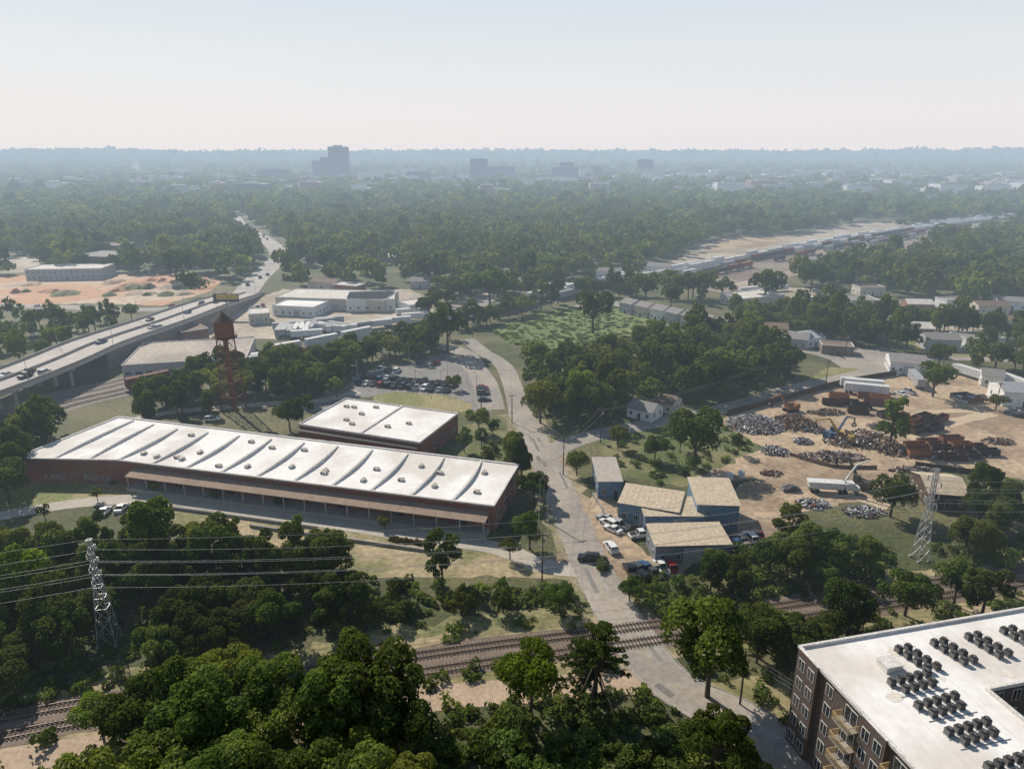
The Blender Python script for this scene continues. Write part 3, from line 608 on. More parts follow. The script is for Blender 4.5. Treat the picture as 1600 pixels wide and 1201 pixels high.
# --- other buildings
building((190,572),(385,560),5,34,GREYW,M('tar_roof',(.34,.30,.26),(.25,.225,.20),scale=.08,c3=(.42,.37,.32)),'flat','long low industrial shed with stained grey roof beside the highway','industrial_building',wn=12,win='w',door='k',front=2)
building((425,478),(490,481),5,22,WHITEW,WROOF,'flat','low white industrial building beside the trailer lot',wn=6,door='r')
building((430,465),(600,470),6,26,CREAM,M('pale_roof',(.62,.59,.54),(.52,.49,.45),scale=.1),'flat','long low pale warehouse with flat roof beside trailers','warehouse_building',wn=10,door='r')
building((540,470),(616,468),6,24,WHITEW,MATS['pale_roof'],'flat','long low white warehouse beside the lot',wn=6,door='r')
building((388,492),(420,490),5,14,CREAM,MATS['pale_roof'],'flat','small pale industrial building beside the highway wall',wn=3,door='r',front=2); building((285,520),(325,514),5,14,BRICK,SHINGB,'flat','red brick ruin beside the highway wall',wn=4,front=2); building((640,478),(672,474),5,14,WHITEW,MATS['pale_roof'],'flat','small white industrial building beside the railway',wn=3,front=2)
building((38,422),(158,420),7,22,GREYW,MATS['pale_roof'],'flat','long grey office building beside the cleared clay site',wn=14,lv=2)
building((112,400),(165,402),9,30,BRICK,SHING,'flat','red brick office block among the trees',wn=8,lv=2); building((135,385),(195,384),9,22,BRICK,SHINGB,'flat','red brick apartment block among the trees',wn=8,lv=2)
building((980,636),(1018,645),3.2,8,WHITEW,SHING,'gable','white cottage with grey gable roof among trees','house','house',wn=3)
building((1018,626),(1050,633),3.2,8,CREAM,SHINGB,'gable','cream cottage with brown gable roof among trees','house','house',wn=3)
building((1216,527),(1262,532),4,14,GREYW,SHING,'gable','grey metal shed with gable roof beside road','shed','shed',wn=4); building((1262,530),(1290,526),4,12,WHITEW,M('pale_blue_roof',(.42,.47,.52),(.36,.4,.45),scale=.3),'gable','pale house with blue grey roof','house','house',wn=3)
building((1285,540),(1335,543),3.5,8,SHINGB,SHINGB,'flat','brown container-like building beside road',wn=3)
building((1392,565),(1450,570),4.5,14,WHITEW,SHING,'gable','white workshop with grey gable roof','workshop','workshop',wn=5,door='r')
building((1330,470),(1375,470),6,14,CREAM,SHING,'flat','cream two-storey house beside the lot','house','house',wn=6,lv=2)
building((1160,468),(1220,462),5,18,CREAM,MATS['pale_roof'],'flat','low pale depot building by the gravel lot','depot','building',wn=6)
building((1452,770),(1515,775),4,12,RUSTD,TANROOF,'gable','low shed with tan ribbed roof in the scrapyard','shed','shed',wn=3)
building((1570,612),(1640,616),5,12,WHITEW,TGR,'gable','white shed at the edge of the dirt yard','shed','shed',wn=3); building((1535,586),(1570,590),4,8,WHITEW,SHING,'gable','small white house beside the dirt yard','house','house',wn=2)
building((840,447),(890,452),4.5,18,CREAM,MATS['pale_roof'],'flat','low pale building beside the railway',wn=5)
for i in range(7):
    building((968+i*24,472+i*5.0),(986+i*24,476+i*5.0),5.5,10,[GREYW,CREAM,WHITEW][i%3],SHING,'gable','%s two-storey row house beside the street'%['grey','cream','white'][i%3],'row_house','house',wn=3,lv=2,front=4)
hs=[(700,418),(735,432),(760,428),(905,412),(932,424),(480,440),(520,445),(800,440),(1010,415),(1100,350),(860,400),(640,440),(1480,470),(1530,478),(1420,475),(1250,405),(340,400),(285,410),(1200,350),(960,380),(1560,470),(1345,450),(1405,512),(1450,530),(1510,530),(1180,512),(590,400),(500,380),(780,395),(1540,500)]
for i,(u,v) in enumerate(hs):
    w_=U(12,18)*F/ (proj(*P(u,v,4))[2]); k=i%4
    building((u,v),(u+w_,v+U(-2,3)),U(4,5),U(9,12),[WHITEW,CREAM,BRICK,GREYW][k],[SHING,SHINGB,MATS['pale_roof'],SHING][k],'gable' if i%3 else 'flat','%s house with %s roof among the trees'%(['white','cream','brick','grey'][k],['grey','brown','pale','grey'][k]),'house','house',wn=3,front=6 if v>440 else 9)
# ---------------------------------------------------------------- skyline
def facade(name,wc,gc,sx=3.2,sz=3.6):
    m=bpy.data.materials.new(name); m.use_nodes=True; nt=m.node_tree; N=nt.nodes; L=nt.links; b=N['Principled BSDF']; b.inputs['Roughness'].default_value=.6
    tc=N.new('ShaderNodeTexCoord'); sp=N.new('ShaderNodeSeparateXYZ'); L.new(tc.outputs['Object'],sp.inputs[0])
    ad=N.new('ShaderNodeMath'); L.new(sp.outputs[0],ad.inputs[0]); L.new(sp.outputs[1],ad.inputs[1])
    def band(src,per,fr):
        d=N.new('ShaderNodeMath'); d.operation='DIVIDE'; d.inputs[1].default_value=per; L.new(src,d.inputs[0]); f=N.new('ShaderNodeMath'); f.operation='FRACT'; L.new(d.outputs[0],f.inputs[0]); g=N.new('ShaderNodeMath'); g.operation='GREATER_THAN'; g.inputs[1].default_value=fr; L.new(f.outputs[0],g.inputs[0]); return g.outputs[0]
    mu=N.new('ShaderNodeMath'); mu.operation='MULTIPLY'; L.new(band(ad.outputs[0],sx,.35),mu.inputs[0]); L.new(band(sp.outputs[2],sz,.45),mu.inputs[1])
    mx=N.new('ShaderNodeMix'); mx.data_type='RGBA'; L.new(mu.outputs[0],mx.inputs[0]); mx.inputs[6].default_value=(*wc,1); mx.inputs[7].default_value=(*gc,1); L.new(mx.outputs[2],b.inputs['Base Color']); add_painted_haze(nt,b.outputs[0]); return m
FA=[facade('facade_grey',(.13,.13,.13),(.03,.04,.05)),facade('facade_tan',(.42,.35,.28),(.10,.10,.11)),facade('facade_white',(.75,.72,.68),(.14,.15,.16)),facade('facade_brick',(.34,.18,.12),(.08,.08,.09)),facade('facade_glass',(.06,.07,.08),(.03,.04,.05),1.6,4)]
def tower(u0,u1,vt,dist,mat,lab,dep=30,crown=0,cat='office tower',clear=170,roof=SHING):
    d=dist*CP+HC*SP
    a=(u0-800)/F*d; b_=(u1-800)/F*d; bb=(600.5-vt)/F
    h=HC+dist*(-SP+bb*CP)/(CP+bb*SP)
    b=MB(); W=b_-a; b.box(-W/2,W/2,0,dep,0,h,mat,roof); b.box(-W/2-.3,W/2+.3,-.3,.1,h+.01,h+1.5,roof); b.box(-W*.25,W*.2,dep*.2,dep*.6,h+.01,h+3.5+crown,GREYM)
    if W>30: b.box(-W/2+1,W/2-1,-2,-.01,0,4,CONC)
    o=add('office_building',b.mesh('office_building'),((a+b_)/2,dist,0),U(-.12,.12)); thing(o,lab,cat); EXP.append([(a-5,dist-clear),(b_+5,dist-clear),(b_+5,dist+dep),(a-5,dist+dep)])
tower(516,546,230,2150,FA[0],'tall slab tower standing above the hazy city',30,2); tower(503,518,247,2200,FA[4],'slim dark glass tower beside the tallest tower'); tower(490,505,252,2230,FA[0],'grey mid-rise tower in the hazy city')
tower(411,452,265,2100,FA[0],'broad grey office block in the hazy city'); tower(735,761,249,2250,FA[4],'square dark tower in the hazy city'); tower(761,805,261,2300,FA[0],'wide grey office block beside a tower')
tower(862,905,262,2200,FA[0],'broad stepped grey building in the hazy city'); tower(874,896,255,2230,FA[0],'central tower block of the grey building'); tower(925,941,261,2250,FA[0],'small grey tower in the hazy city')
tower(995,1020,250,2400,FA[0],'square grey tower with rooftop plant'); tower(990,1024,264,2380,FA[1],'tan wide base block below the grey tower'); tower(635,672,269,2000,FA[0],'grey office block among far trees'); tower(628,650,262,2250,FA[2],'pale mid-rise in the hazy city'); tower(905,915,264,2150,FA[2],'pale mid-rise in the hazy city')
tower(1318,1340,267,2300,FA[0],'grey mid-rise on the far ridge'); tower(1120,1165,269,2200,FA[3],'brick mid-rise block in the hazy city'); tower(560,600,269,2100,FA[2],'pale mid-rise in the hazy city'); tower(690,722,270,2150,FA[1],'tan mid-rise in the hazy city'); tower(1060,1100,270,2200,FA[2],'pale mid-rise in the hazy city'); tower(1200,1250,272,2150,FA[1],'tan mid-rise in the hazy city'); tower(1480,1540,273,2300,FA[2],'pale mid-rise in the hazy city')
PR=MATS['pale_roof']
for i in range(210):
    u=U(380,1640) if i<185 else U(0,420); d=1350*(2900/1350)**R(); W=U(20,60)/(d*CP+25)*F; vt=proj(0,d,U(13,27))[1]
    k=random.choice([0,1,1,2,2,2,3]); tower(u,u+W,vt,d,FA[k],'%s low city building among distant trees'%['grey','tan','white','brick'][k],U(25,55),cat='building',clear=60,roof=random.choice([PR,WROOF,WROOF,TANYARD]))
# ---------------------------------------------------------------- apartment block
HA=15.0
C0=Vector(P(1252,1015,HA)); C1=Vector(P(1600,955,HA)); C0.z=C1.z=0; ra=math.atan2((C1-C0).y,(C1-C0).x)
ea=bpy.data.objects.new('apartment_building',None); COL.objects.link(ea); ea.location=C0; ea.rotation_euler=(0,0,ra); thing(ea,'five-storey dark brick apartment block with white flat roof','apartment building')
XW=18.0; YB=-12.5; XE=62; YE=-62
fp=[(0,0),(0,YE),(XW,YE),(XW,YB),(XE,YB),(XE,0)]
w=MB(); w.prism(fp,0,HA,BRICKD); add('wall',w.mesh('wall'),parent=ea)
r=MB(); r.prism([(-.2,.2),(-.2,YE),(XW+.1,YE),(XW+.1,YB-.1),(XE,YB-.1),(XE,.2)],HA+.004,HA+.2,WROOF); add('roof',r.mesh('roof'),parent=ea)
r=MB()
for q in ((-.35,XE,.0,.35),(-.35,.05,YE,-.003),(XW-.15,XW+.2,YE,YB-.2),(XW-.15,XE,YB-.2+.003,YB+.15)): r.box(*q,HA+.203,HA+.62,WEDGE)
add('parapet',r.mesh('parapet'),parent=ea)
r=MB()
for x in np.arange(3,XW-1,3.0): r.box(x,x+.05,YE,-.5,HA+.203,HA+.215,WEDGE)
for x in np.arange(XW+2,XE,3.0): r.box(x,x+.05,YB+.5,-.5,HA+.203,HA+.215,WEDGE)
add('roof seams',r.mesh('seams'),parent=ea)
STN=M('roof_stain',(.62,.56,.48),(.70,.66,.60),scale=.6)
for i in range(7):
    x,y=(U(2,16),U(-32,-3)) if i<5 else (U(20,40),U(-11,-9)); r_=U(.5,1.6); pts=[(x+r_*U(.5,1.2)*math.cos(a*.57),y+r_*U(.4,1)*math.sin(a*.57)) for a in range(11)]
    b=MB(); b.quad([(px,py,HA+.2185+.0003*i) for px,py in pts],STN); add('roof stain',b.mesh('stain'),parent=ea)
pier=MB(); pier.box(-.55,-.004,-2.1,2.1,0,HA+.6,BRICKD,WEDGE); pier=pier.mesh('brick_pier')
balc=MB(); balc.box(-1.5,-.01,-1.5,1.5,0,.15,CONC)
for y in np.arange(-1.5,1.51,.15): balc.box(-1.48,-1.44,y-.015,y+.015,.15,1.1,TANWOOD)
for x in np.arange(-1.4,0,.15):
    for y in (-1.48,1.48): balc.box(x-.015,x+.015,y-.02,y+.02,.15,1.1,TANWOOD)
balc.box(-1.52,-1.42,-1.52,1.52,1.1,1.17,TANWOOD)
for y in (-1.48,1.48): balc.box(-1.42,-.01,y-.04,y+.04,1.1,1.17,TANWOOD)
balc=balc.mesh('balcony')
aw=winmesh(1.3,1.7,WHITEW); aw2=winmesh(2.2,2.2,WHITEW)
pat=['P','W','B','P','B','W','P','B','W','P','B','P','W','P']
yy=-2.2
for i,t in enumerate(pat):
    wdt=4.2
    if t=='P': add('brick pier',pier,(0,yy,0),parent=ea)
    for f in range(5):
        z=f*3.0+.7
        if t=='P':
            for dy in (-1,1): add('window',aw,(-.553,yy+dy,z),-math.pi/2,parent=ea)
        elif t=='W': add('window',aw,(-.003,yy,z),-math.pi/2,parent=ea)
        else:
            add('window',aw2,(-.003,yy,f*3.0+.16),-math.pi/2,parent=ea)
            if f>0: add('balcony',balc,(0,yy,f*3.0),parent=ea)
    yy-=wdt
for i in range(9):
    for f in range(5): add('window',aw,(XW+2.2+i*2.8,YB-.003,f*3+.8),0,parent=ea)
for i in range(7):
    for f in range(5): add('window',aw,(XW+.003,YB-3-i*3.5,f*3+.8),math.pi/2,parent=ea)
def acm():
    b=MB(); b.box(-.40,.40,-.40,.40,.12,.85,M('condenser_casing',(.10,.10,.10),(.07,.07,.07),scale=2)); b.box(-.46,.46,-.46,.46,0,.118,GALV); b.cyl(0,0,.852,.98,.38,.36,DARK,14,TIRE)
    b.cyl(0,0,.982,1.01,.1,.1,GREYM,8)
    for k in range(6):
        a=k*math.pi/6; b.beam((-.36*math.cos(a),-.36*math.sin(a),1.02),(.36*math.cos(a),.36*math.sin(a),1.02),.018,GREYM)
    for x in (-.404,.404): 
        for y in (-.3,-.15,0,.15,.3): b.box(x-.004,x+.004,y-.03,y+.03,.2,.8,GREYM)
    return b.mesh('condenser')
AC=acm()
def ac(x,y):
    c,s=math.cos(ra),math.sin(ra); o=add('air_condenser',AC,(C0.x+x*c-y*s,C0.y+x*s+y*c,HA+.216),ra+U(-.08,.08)); thing(o,'dark square condenser with round fan on white roof','air conditioner','condensers on the apartment roof')
for k,y in enumerate((-8.8,-10.3,-13.0,-14.5,-17.4,-18.9,-22.6,-24.1,-28.0,-29.5)):
    for i in range(5 if k%2==0 else 4): ac(7.0+i*1.4+(k%2)*.6+k*.14,y+i*.08)
    b=MB(); b.box(6.4+k*.14,13.4+k*.14,y-.75,y-.69,HA+.216,HA+.28,GREYM); add('refrigerant pipe',b.mesh('pipe'),parent=ea)
for cx in (12.5,18.3,24.0,30,36,42,48):
    for i in range(4):
        for j in (0,1.5): ac(cx+j+.3*i,-3.6-i*1.35)
    b=MB(); b.box(cx+2.9,cx+2.96,-8.5,-3,HA+.216,HA+.28,GREYM); add('refrigerant pipe',b.mesh('pipe'),parent=ea)
b=MB(); b.box(-1.2,1.2,-1.0,1.0,0,.9,WROOF); b.box(-1.3,1.3,-1.1,1.1,.903,1.0,WEDGE)
c,s=math.cos(ra),math.sin(ra); thing(add('roof_hatch',b.mesh('roof_hatch'),(C0.x+9*c+6.0*s,C0.y+9*s-6.0*c,HA+.216),ra),'white roof hatch curb among the condensers','roof hatch')
footex([(C0.x+x*c-y*s,C0.y+x*s+y*c) for x,y in ((0,0),(0,YE),(XE,YE),(XE,0))],2,0)
# ---------------------------------------------------------------- pylons, poles, water tower
def pylon(x,y,h,rzz,lab,wd=.95):
    e=bpy.data.objects.new('electricity_pylon',None); COL.objects.link(e); e.location=(x,y,0); e.rotation_euler=(0,0,rzz); thing(e,lab,'pylon','lattice pylons of the power line')
    b=MB(); lv=[0,2.6,5,7.2,9.2,11.2,13,14.6,16,17.3,18.6,h]; hw=lambda z:max(.28,wd*(1-z/15.5)+.28) if z<14 else .32
    cs=lambda z:[(s1*hw(z),s2*hw(z),z) for s1,s2 in((1,1),(-1,1),(-1,-1),(1,-1))]
    for z0,z1 in zip(lv[:-1],lv[1:]):
        A_,B_=cs(z0),cs(z1)
        for i in range(4):
            j=(i+1)%4; b.beam(A_[i],B_[i],.12,GALV); b.beam(A_[i],B_[j],.06,GALV); b.beam(A_[j],B_[i],.06,GALV); b.beam(B_[i],B_[j],.06,GALV)
    for s1,s2 in((1,1),(-1,1),(-1,-1),(1,-1)): b.box(s1*hw(0)-.25,s1*hw(0)+.25,s2*hw(0)-.25,s2*hw(0)+.25,0,.35,CONC)
    add('lattice mast',b.mesh('mast'),parent=e)
    for z in (13,15.5,18):
        b=MB()
        for s in (-1,1):
            for q in (-.3,.3): b.beam((s*.3,q,z),(s*1.8,0,z+.25),.06,GALV)
            b.beam((s*.3,0,z+.9),(s*1.8,0,z+.25),.05,GALV)
        add('crossarm',b.mesh('arm'),parent=e)
        for s in (-1,1):
            b=MB(); 
            for k in range(5): b.cyl(0,0,-.2-k*.2,-.08-k*.2,.13,.13,GREYM,8)
            b.cyl(0,0,-1.1,0,.03,.03,DARK,5); add('insulator',b.mesh('ins'),(s*1.8,0,z+.2),parent=e)
    return e
p1=P(172,1003); p2=P(1436,873); pa=math.atan2(p2[1]-p1[1],p2[0]-p1[0])+math.pi/2
pylon(p1[0],p1[1],20,pa,'slender galvanised lattice pylon standing in the wood',1.2); pylon(p2[0],p2[1],20.5,pa,'slender galvanised lattice pylon beside the scrapyard')
pw=P(366,640)
for p,wd,fr in ((p1,4.5,14),(p2,5,17),(pw,6,20)): 
    d=Vector((p[0],p[1])).normalized(); n=Vector((d.y,-d.x))*wd; q=Vector((p[0],p[1])); EXP.append([tuple(q+d*5-n),tuple(q+d*5+n),tuple(q-d*fr+n),tuple(q-d*fr-n)])
WIRE=M('power_wire',(.30,.30,.30),(.25,.25,.25),scale=1,rough=.5)
def wire(a,b_,sag,w=.05,lab='thin power line strung between the pylons'):
    b=MB(); a=Vector(a); b_=Vector(b_); n=24; pr=None
    for k in range(n+1):
        t=k/n; p=a.lerp(b_,t); p.z-=sag*4*t*(1-t)
        if pr is not None: b.beam(pr-a,p-a,w,WIRE)
        pr=p
    o=add('power_line',b.mesh('power_line'),a); thing(o,lab,'power line','power lines')
dx=Vector((math.cos(pa),math.sin(pa),0)); q1=Vector(p1); q2=Vector(p2); ln=(q2-q1)
q0=q1-ln*.7; q3=q2+ln*.6
for z in (12.1,14.6,17.1):
    for s in (-1.8,1.8):
        o=dx*s+Vector((0,0,z)); wire(q1+o,q2+o,4.5,.04); wire(q0+o,q1+o,3,.04); wire(q2+o,q3+o,3,.04)
o=Vector((0,0,20)); wire(q1+o,q2+o,3.5,.03); wire(q0+o,q1+o,2.5,.03)
def pole(x,y,h=9.5,rzz=0,lamp=False,grp='wooden utility poles',lab='wooden utility pole with crossarm beside the road'):
    e=bpy.data.objects.new('utility_pole',None); COL.objects.link(e); e.location=(x,y,0); e.rotation_euler=(0,0,rzz); thing(e,lab,'utility pole',grp)
    b=MB(); b.cyl(0,0,0,h,.17,.11,WOOD,8); add('pole',b.mesh('pole'),parent=e)
    b=MB(); b.box(-1.2,1.2,-.06,.06,h-.7,h-.55,WOOD); add('crossarm',b.mesh('crossarm'),parent=e)
    for xx in (-1.1,-.5,.5,1.1): b=MB(); b.cyl(0,0,0,.25,.06,.04,GREYM,6); add('insulator',b.mesh('insulator'),(xx,0,h-.55),parent=e)
    if lamp: b=MB(); b.cyl(.3,0,h-2.2,h-1.3,.22,.22,GREYM,8); add('transformer',b.mesh('transformer'),parent=e)
pl=[(847,908),(850,812),(880,742),(938,692),(800,660),(1156,1100),(1060,560),(1240,500),(752,655),(1190,615),(1290,600),(1160,560),(1320,555),(1470,590),(1555,640),(1480,520),(915,560)]
PL=[]
for i,(u,v) in enumerate(pl):
    p=P(u,v); pole(p[0],p[1],11 if i<4 else 9.5,U(-.4,.4),i%3==0); PL.append(Vector(p))
for i,j in ((0,1),(1,2),(2,3),(2,4),(3,9),(9,10)):
    for s in (-1,.9): wire(PL[i]+Vector((s,0,10)),PL[j]+Vector((s,0,10)),1.2,.03,'thin utility wire strung between wooden poles')
for s in (-1,0,1): wire(PL[5]+Vector((s,0,9)),PL[5]+Vector((22+s,-24,9)),1,.035,'thin utility wire strung past the apartment block')
sl=MB(); sl.cyl(0,0,0,9,.1,.07,GALV,8); sl.beam((0,0,8.9),(1.6,0,9.2),.07,GALV); sl.box(1.3,2.0,-.14,.14,9.12,9.25,DARK); SLM=sl.mesh('street_lamp')
for u,v in ((600,604),(650,607),(700,598),(640,575),(710,565),(730,600),(560,600),(690,615),(745,620)):
    thing(add('street_lamp',SLM,P(u,v,.03),U(0,6)),'slim steel street lamp standing in the parking lot','street lamp','parking lot lamps')
for k in range(6,len(HW)-3,7):
    for s in (-11.3,11.3):
        p=offs(HW,s)[k]; thing(add('street_lamp',SLM,p+Vector((0,0,1.0)),0 if s<0 else math.pi),'slim steel street lamp on the highway parapet','street lamp','highway lamps')
# water tower
et=bpy.data.objects.new('water_tower',None); COL.objects.link(et); et.location=pw; thing(et,'rusty red steel water tower with dark conical roof','water tower')
b=MB(); b.cyl(0,0,23.6,24.8,1.2,2.95,RUST,20); b.cyl(0,0,24.81,30.0,3.0,3.0,RUST,20)
for z in (26,27.4,28.8): b.cyl(0,0,z,z+.08,3.05,3.05,RUSTD,20)
add('tank',b.mesh('tank'),parent=et); b=MB(); b.cyl(0,0,30.01,32.6,3.4,.25,RUSTD,20); b.cyl(0,0,32.61,33.4,.18,.05,RUSTD,8); add('conical roof',b.mesh('roof'),parent=et)
for a in range(4):
    an=a*math.pi/2+.6; b=MB(); b.beam((4.0*math.cos(an),4.0*math.sin(an),0),(2.6*math.cos(an),2.6*math.sin(an),24.7),.32,RUST); add('leg',b.mesh('leg'),parent=et)
b=MB()
for z0,z1 in ((0.5,5),(5,10),(10,15),(15,20),(20,24)):
    r0=4.0-1.4*z0/24.7; r1=4.0-1.4*z1/24.7
    for a in range(4):
        a0=a*math.pi/2+.6; a1=a0+math.pi/2; f=lambda r,an,z:(r*math.cos(an),r*math.sin(an),z)
        b.beam(f(r0,a0,z0),f(r1,a1,z1),.1,RUST); b.beam(f(r0,a1,z0),f(r1,a0,z1),.1,RUST); b.beam(f(r1,a0,z1),f(r1,a1,z1),.18,RUST)
add('cross bracing',b.mesh('bracing'),parent=et); b=MB(); b.cyl(0,0,0,23.6,.5,.4,RUST,12); add('riser pipe',b.mesh('riser'),parent=et)
b=MB(); b.cyl(0,0,24.5,24.6,3.8,3.8,RUSTD,20)
for k in range(20): a=k*math.pi/10; b.beam((3.75*math.cos(a),3.75*math.sin(a),24.6),(3.75*math.cos(a),3.75*math.sin(a),25.6),.06,RUST); b.beam((3.75*math.cos(a),3.75*math.sin(a),25.6),(3.75*math.cos(a+math.pi/10),3.75*math.sin(a+math.pi/10),25.6),.06,RUST)
add('walkway',b.mesh('walkway'),parent=et)
# billboard
pb=P(357,497); eb2=bpy.data.objects.new('billboard',None); COL.objects.link(eb2); eb2.location=pb; thing(eb2,'black billboard with yellow lettering panel beside the highway','billboard')
b=MB(); b.box(-6.5,6.5,-.2,.2,8.6,12.6,TDK); b.box(-4.6,6.1,-.24,-.21,9.8,12.2,M('billboard_yellow',(.62,.43,.08),(.57,.4,.08),scale=1)); add('panel',b.mesh('panel'),parent=eb2)
b=MB(); b.cyl(0,0,0,8.59,.45,.4,GREYM,10); b.box(-6.4,6.4,-.9,-.25,8.4,8.55,GREYM); add('post',b.mesh('post'),parent=eb2)
text('FULL REST ST',1.55,TDK,(.7,-.26,10.4),(math.pi/2,0,0),eb2)
# ---------------------------------------------------------------- scrapyard
def heap(u,v,rx,ry,h,n,lab,mats,sz=.9):
    c=P(u,v); b=MB()
    for k in range(n):
        a=U(0,6.28); q=math.sqrt(R()); x=q*rx*math.cos(a); y=q*ry*math.sin(a); z=h*(1-q**1.6)*U(.55,1)
        m=random.choice(mats); l=U(.3,1)*sz*random.choice([1,1,1.8]); 
        d=Vector((U(-1,1),U(-1,1),U(-.5,.7))).normalized()*l; s=U(.15,.5)*sz
        b.beam(Vector((x,y,max(.2,z)))-d/2,Vector((x,y,max(.2,z)))+d/2,s,m,s*U(.3,1))
    b.cyl(0,0,0,.01,min(rx,ry)*.9,min(rx,ry)*.9,RUSTD,12)
    o=add('scrap_heap',b.mesh('scrap_heap'),(c[0],c[1],.03)); thing(o,lab,'scrap heap')
SM=[GALV,TWH,GREYM,RUSTD,TIRE,TBL,RUST,TGR]; SR=[RUSTD,RUST,DIRT,DIRT,RUSTD,TDK,GREYM,SHINGB]
heap(1180,665,9,8,3.5,700,'heap of shiny silver scrap metal on dirt',[GALV,TWH,GREYM,GALV,RUSTD,TGR]); heap(1240,662,7,7,3,400,'heap of rusty brown scrap metal on dirt',SR); heap(1345,690,11,6,4.0,700,'large heap of mixed dark scrap beside machines',SR+[TWH])
heap(1300,715,10,3.5,2.0,400,'low heap of dark mixed scrap on dirt',SM+SR); heap(1210,705,4,4,1.2,150,'small heap of light scrap on dirt',SM); heap(1470,712,14,3,1.3,350,'long low row of scrap and tyres',SR+[TWH,TIRE]); heap(1395,705,5,4,2.6,220,'heap of rusty scrap beside containers',SR); heap(1270,788,4,3,1.3,160,'small heap of pale scrap by the trees',SM); heap(1350,800,5,3,1.2,160,'small heap of pale debris by the trees',SM); heap(1165,850,5,2.5,1,140,'low pile of scrap parts beside shed',SM+SR)
heap(1290,645,6,3,1.5,200,'low heap of brown scrap beside the fence',SR); heap(1255,690,3,3,.9,90,'scattered scrap pieces on bare dirt',SM); heap(1560,690,5,3,1,140,'scattered scrap pieces on bare dirt',SR); heap(1380,668,5,3,1.8,200,'heap of mixed scrap among the bins',SM+SR); heap(1270,672,4,3,1.4,140,'heap of mixed scrap beside a machine',SM+SR); heap(1430,735,7,2,1,160,'scattered scrap along the yard fence',SM+SR); heap(1205,740,3,2,.8,70,'small pile of scrap parts on dirt',SR)
def bin_(mat):
    b=MB(); L=3.2; 
    b.hexa([(-L,-1.15,.15),(L,-1.15,.15),(L,1.15,.15),(-L,1.15,.15)],[(-L,-1.15,.25),(L,-1.15,.25),(L,1.15,.25),(-L,1.15,.25)],mat)
    for y in(-1.15,1.07): b.box(-L,L,y,y+.08,.253,1.9,mat)
    for x in(-L,L-.08): b.box(x,x+.08,-1.067,1.067,.253,1.9,mat)
    for x in np.arange(-L+.3,L,.8):
        for y in(-1.22,1.152): b.box(x,x+.1,y,y+.068,.2,1.85,mat)
    for x in (-2.6,2.4): b.box(x,x+.2,-1,1,0,.148,DARK)
    return b.mesh('roll_off_bin')
BN=[(bin_(RUSTD),'dark rusty'),(bin_(TDK),'black'),(bin_(TBR),'brown'),(bin_(TOR),'orange rust')]
for i,(u,v,d) in enumerate([(1325,632,-15),(1345,637,-15),(1365,632,-20),(1310,622,-15),(1340,645,-15),(1385,650,20),(1405,655,25),(1425,660,30),(1440,655,30),(1455,660,35),(1470,658,40),(1410,672,20),(1435,675,25),(1460,672,30),(1485,690,5),(1500,700,5),(1520,703,0),(1540,710,-5),(1450,695,5),(1430,700,5),(1470,705,0),(1510,715,0),(1355,622,-18),(1375,625,-18),(1300,632,-15),(1500,622,10),(1520,628,10),(1435,712,0),(1490,718,0)]):
    m,n=BN[i%4]; thing(add('roll_off_bin',m,P(u,v,.03),math.radians(d)),'%s open roll-off scrap bin on the dirt yard'%n,'scrap bin','scrap bins in the dirt yard')
def excavator(u,v,deg,mat,lab):
    e=bpy.data.objects.new('excavator',None); COL.objects.link(e); e.location=P(u,v,.03); e.rotation_euler=(0,0,math.radians(deg)); thing(e,lab,'excavator','excavators in the scrapyard')
    for y in (-1.2,1.2): b=MB(); b.hexa([(-2,y-.3,0),(2,y-.3,0),(2,y+.3,0),(-2,y+.3,0)],[(-2.3,y-.3,.8),(2.3,y-.3,.8),(2.3,y+.3,.8),(-2.3,y+.3,.8)],TIRE); add('track',b.mesh('track'),parent=e)
    b=MB(); b.cyl(0,0,.6,1,.8,.8,DARK,10); b.box(-2.6,1.6,-1.4,1.4,1.01,2.1,mat); b.box(-2.6,-1.2,-1.3,1.3,2.11,2.5,mat); add('body',b.mesh('body'),parent=e)
    b=MB(); b.box(.2,1.6,.4,1.38,2.11,3.3,BLACKG); b.box(.1,1.7,.35,1.42,3.31,3.42,mat); add('cab',b.mesh('cab'),parent=e)
    b=MB(); b.beam((1.2,-.3,1.8),(4.6,-.3,6.3),.6,mat,.45); b.beam((4.6,-.3,6.3),(8.2,-.3,5.2),.45,mat,.3); b.beam((2,-.3,1.9),(3.6,-.3,4.6),.2,GALV); add('boom',b.mesh('boom'),parent=e)
    b=MB(); b.beam((8.1,-.3,5.2),(8.1,-.3,3.9),.3,DARK)
    for k in range(5): a=k*1.257; b.beam((8.1,-.3,3.9),(8.1+.8*math.cos(a),-.3+.8*math.sin(a),3.2),.22,DARK); b.beam((8.1+.8*math.cos(a),-.3+.8*math.sin(a),3.2),(8.1+.3*math.cos(a),-.3+.3*math.sin(a),2.5),.18,DARK)
    add('grapple',b.mesh('grapple'),parent=e)
excavator(1300,685,25,TBL,'blue material handler excavator with grapple at scrap heap'); excavator(1345,762,120,TDK,'black excavator with raised boom and grapple'); excavator(1318,690,150,M('machine_yellow',(.5,.33,.06),(.4,.27,.06),scale=1),'yellow excavator with grapple beside scrap heap')
excavator(1235,642,200,TOR,'orange loader with raised arm by scrap')
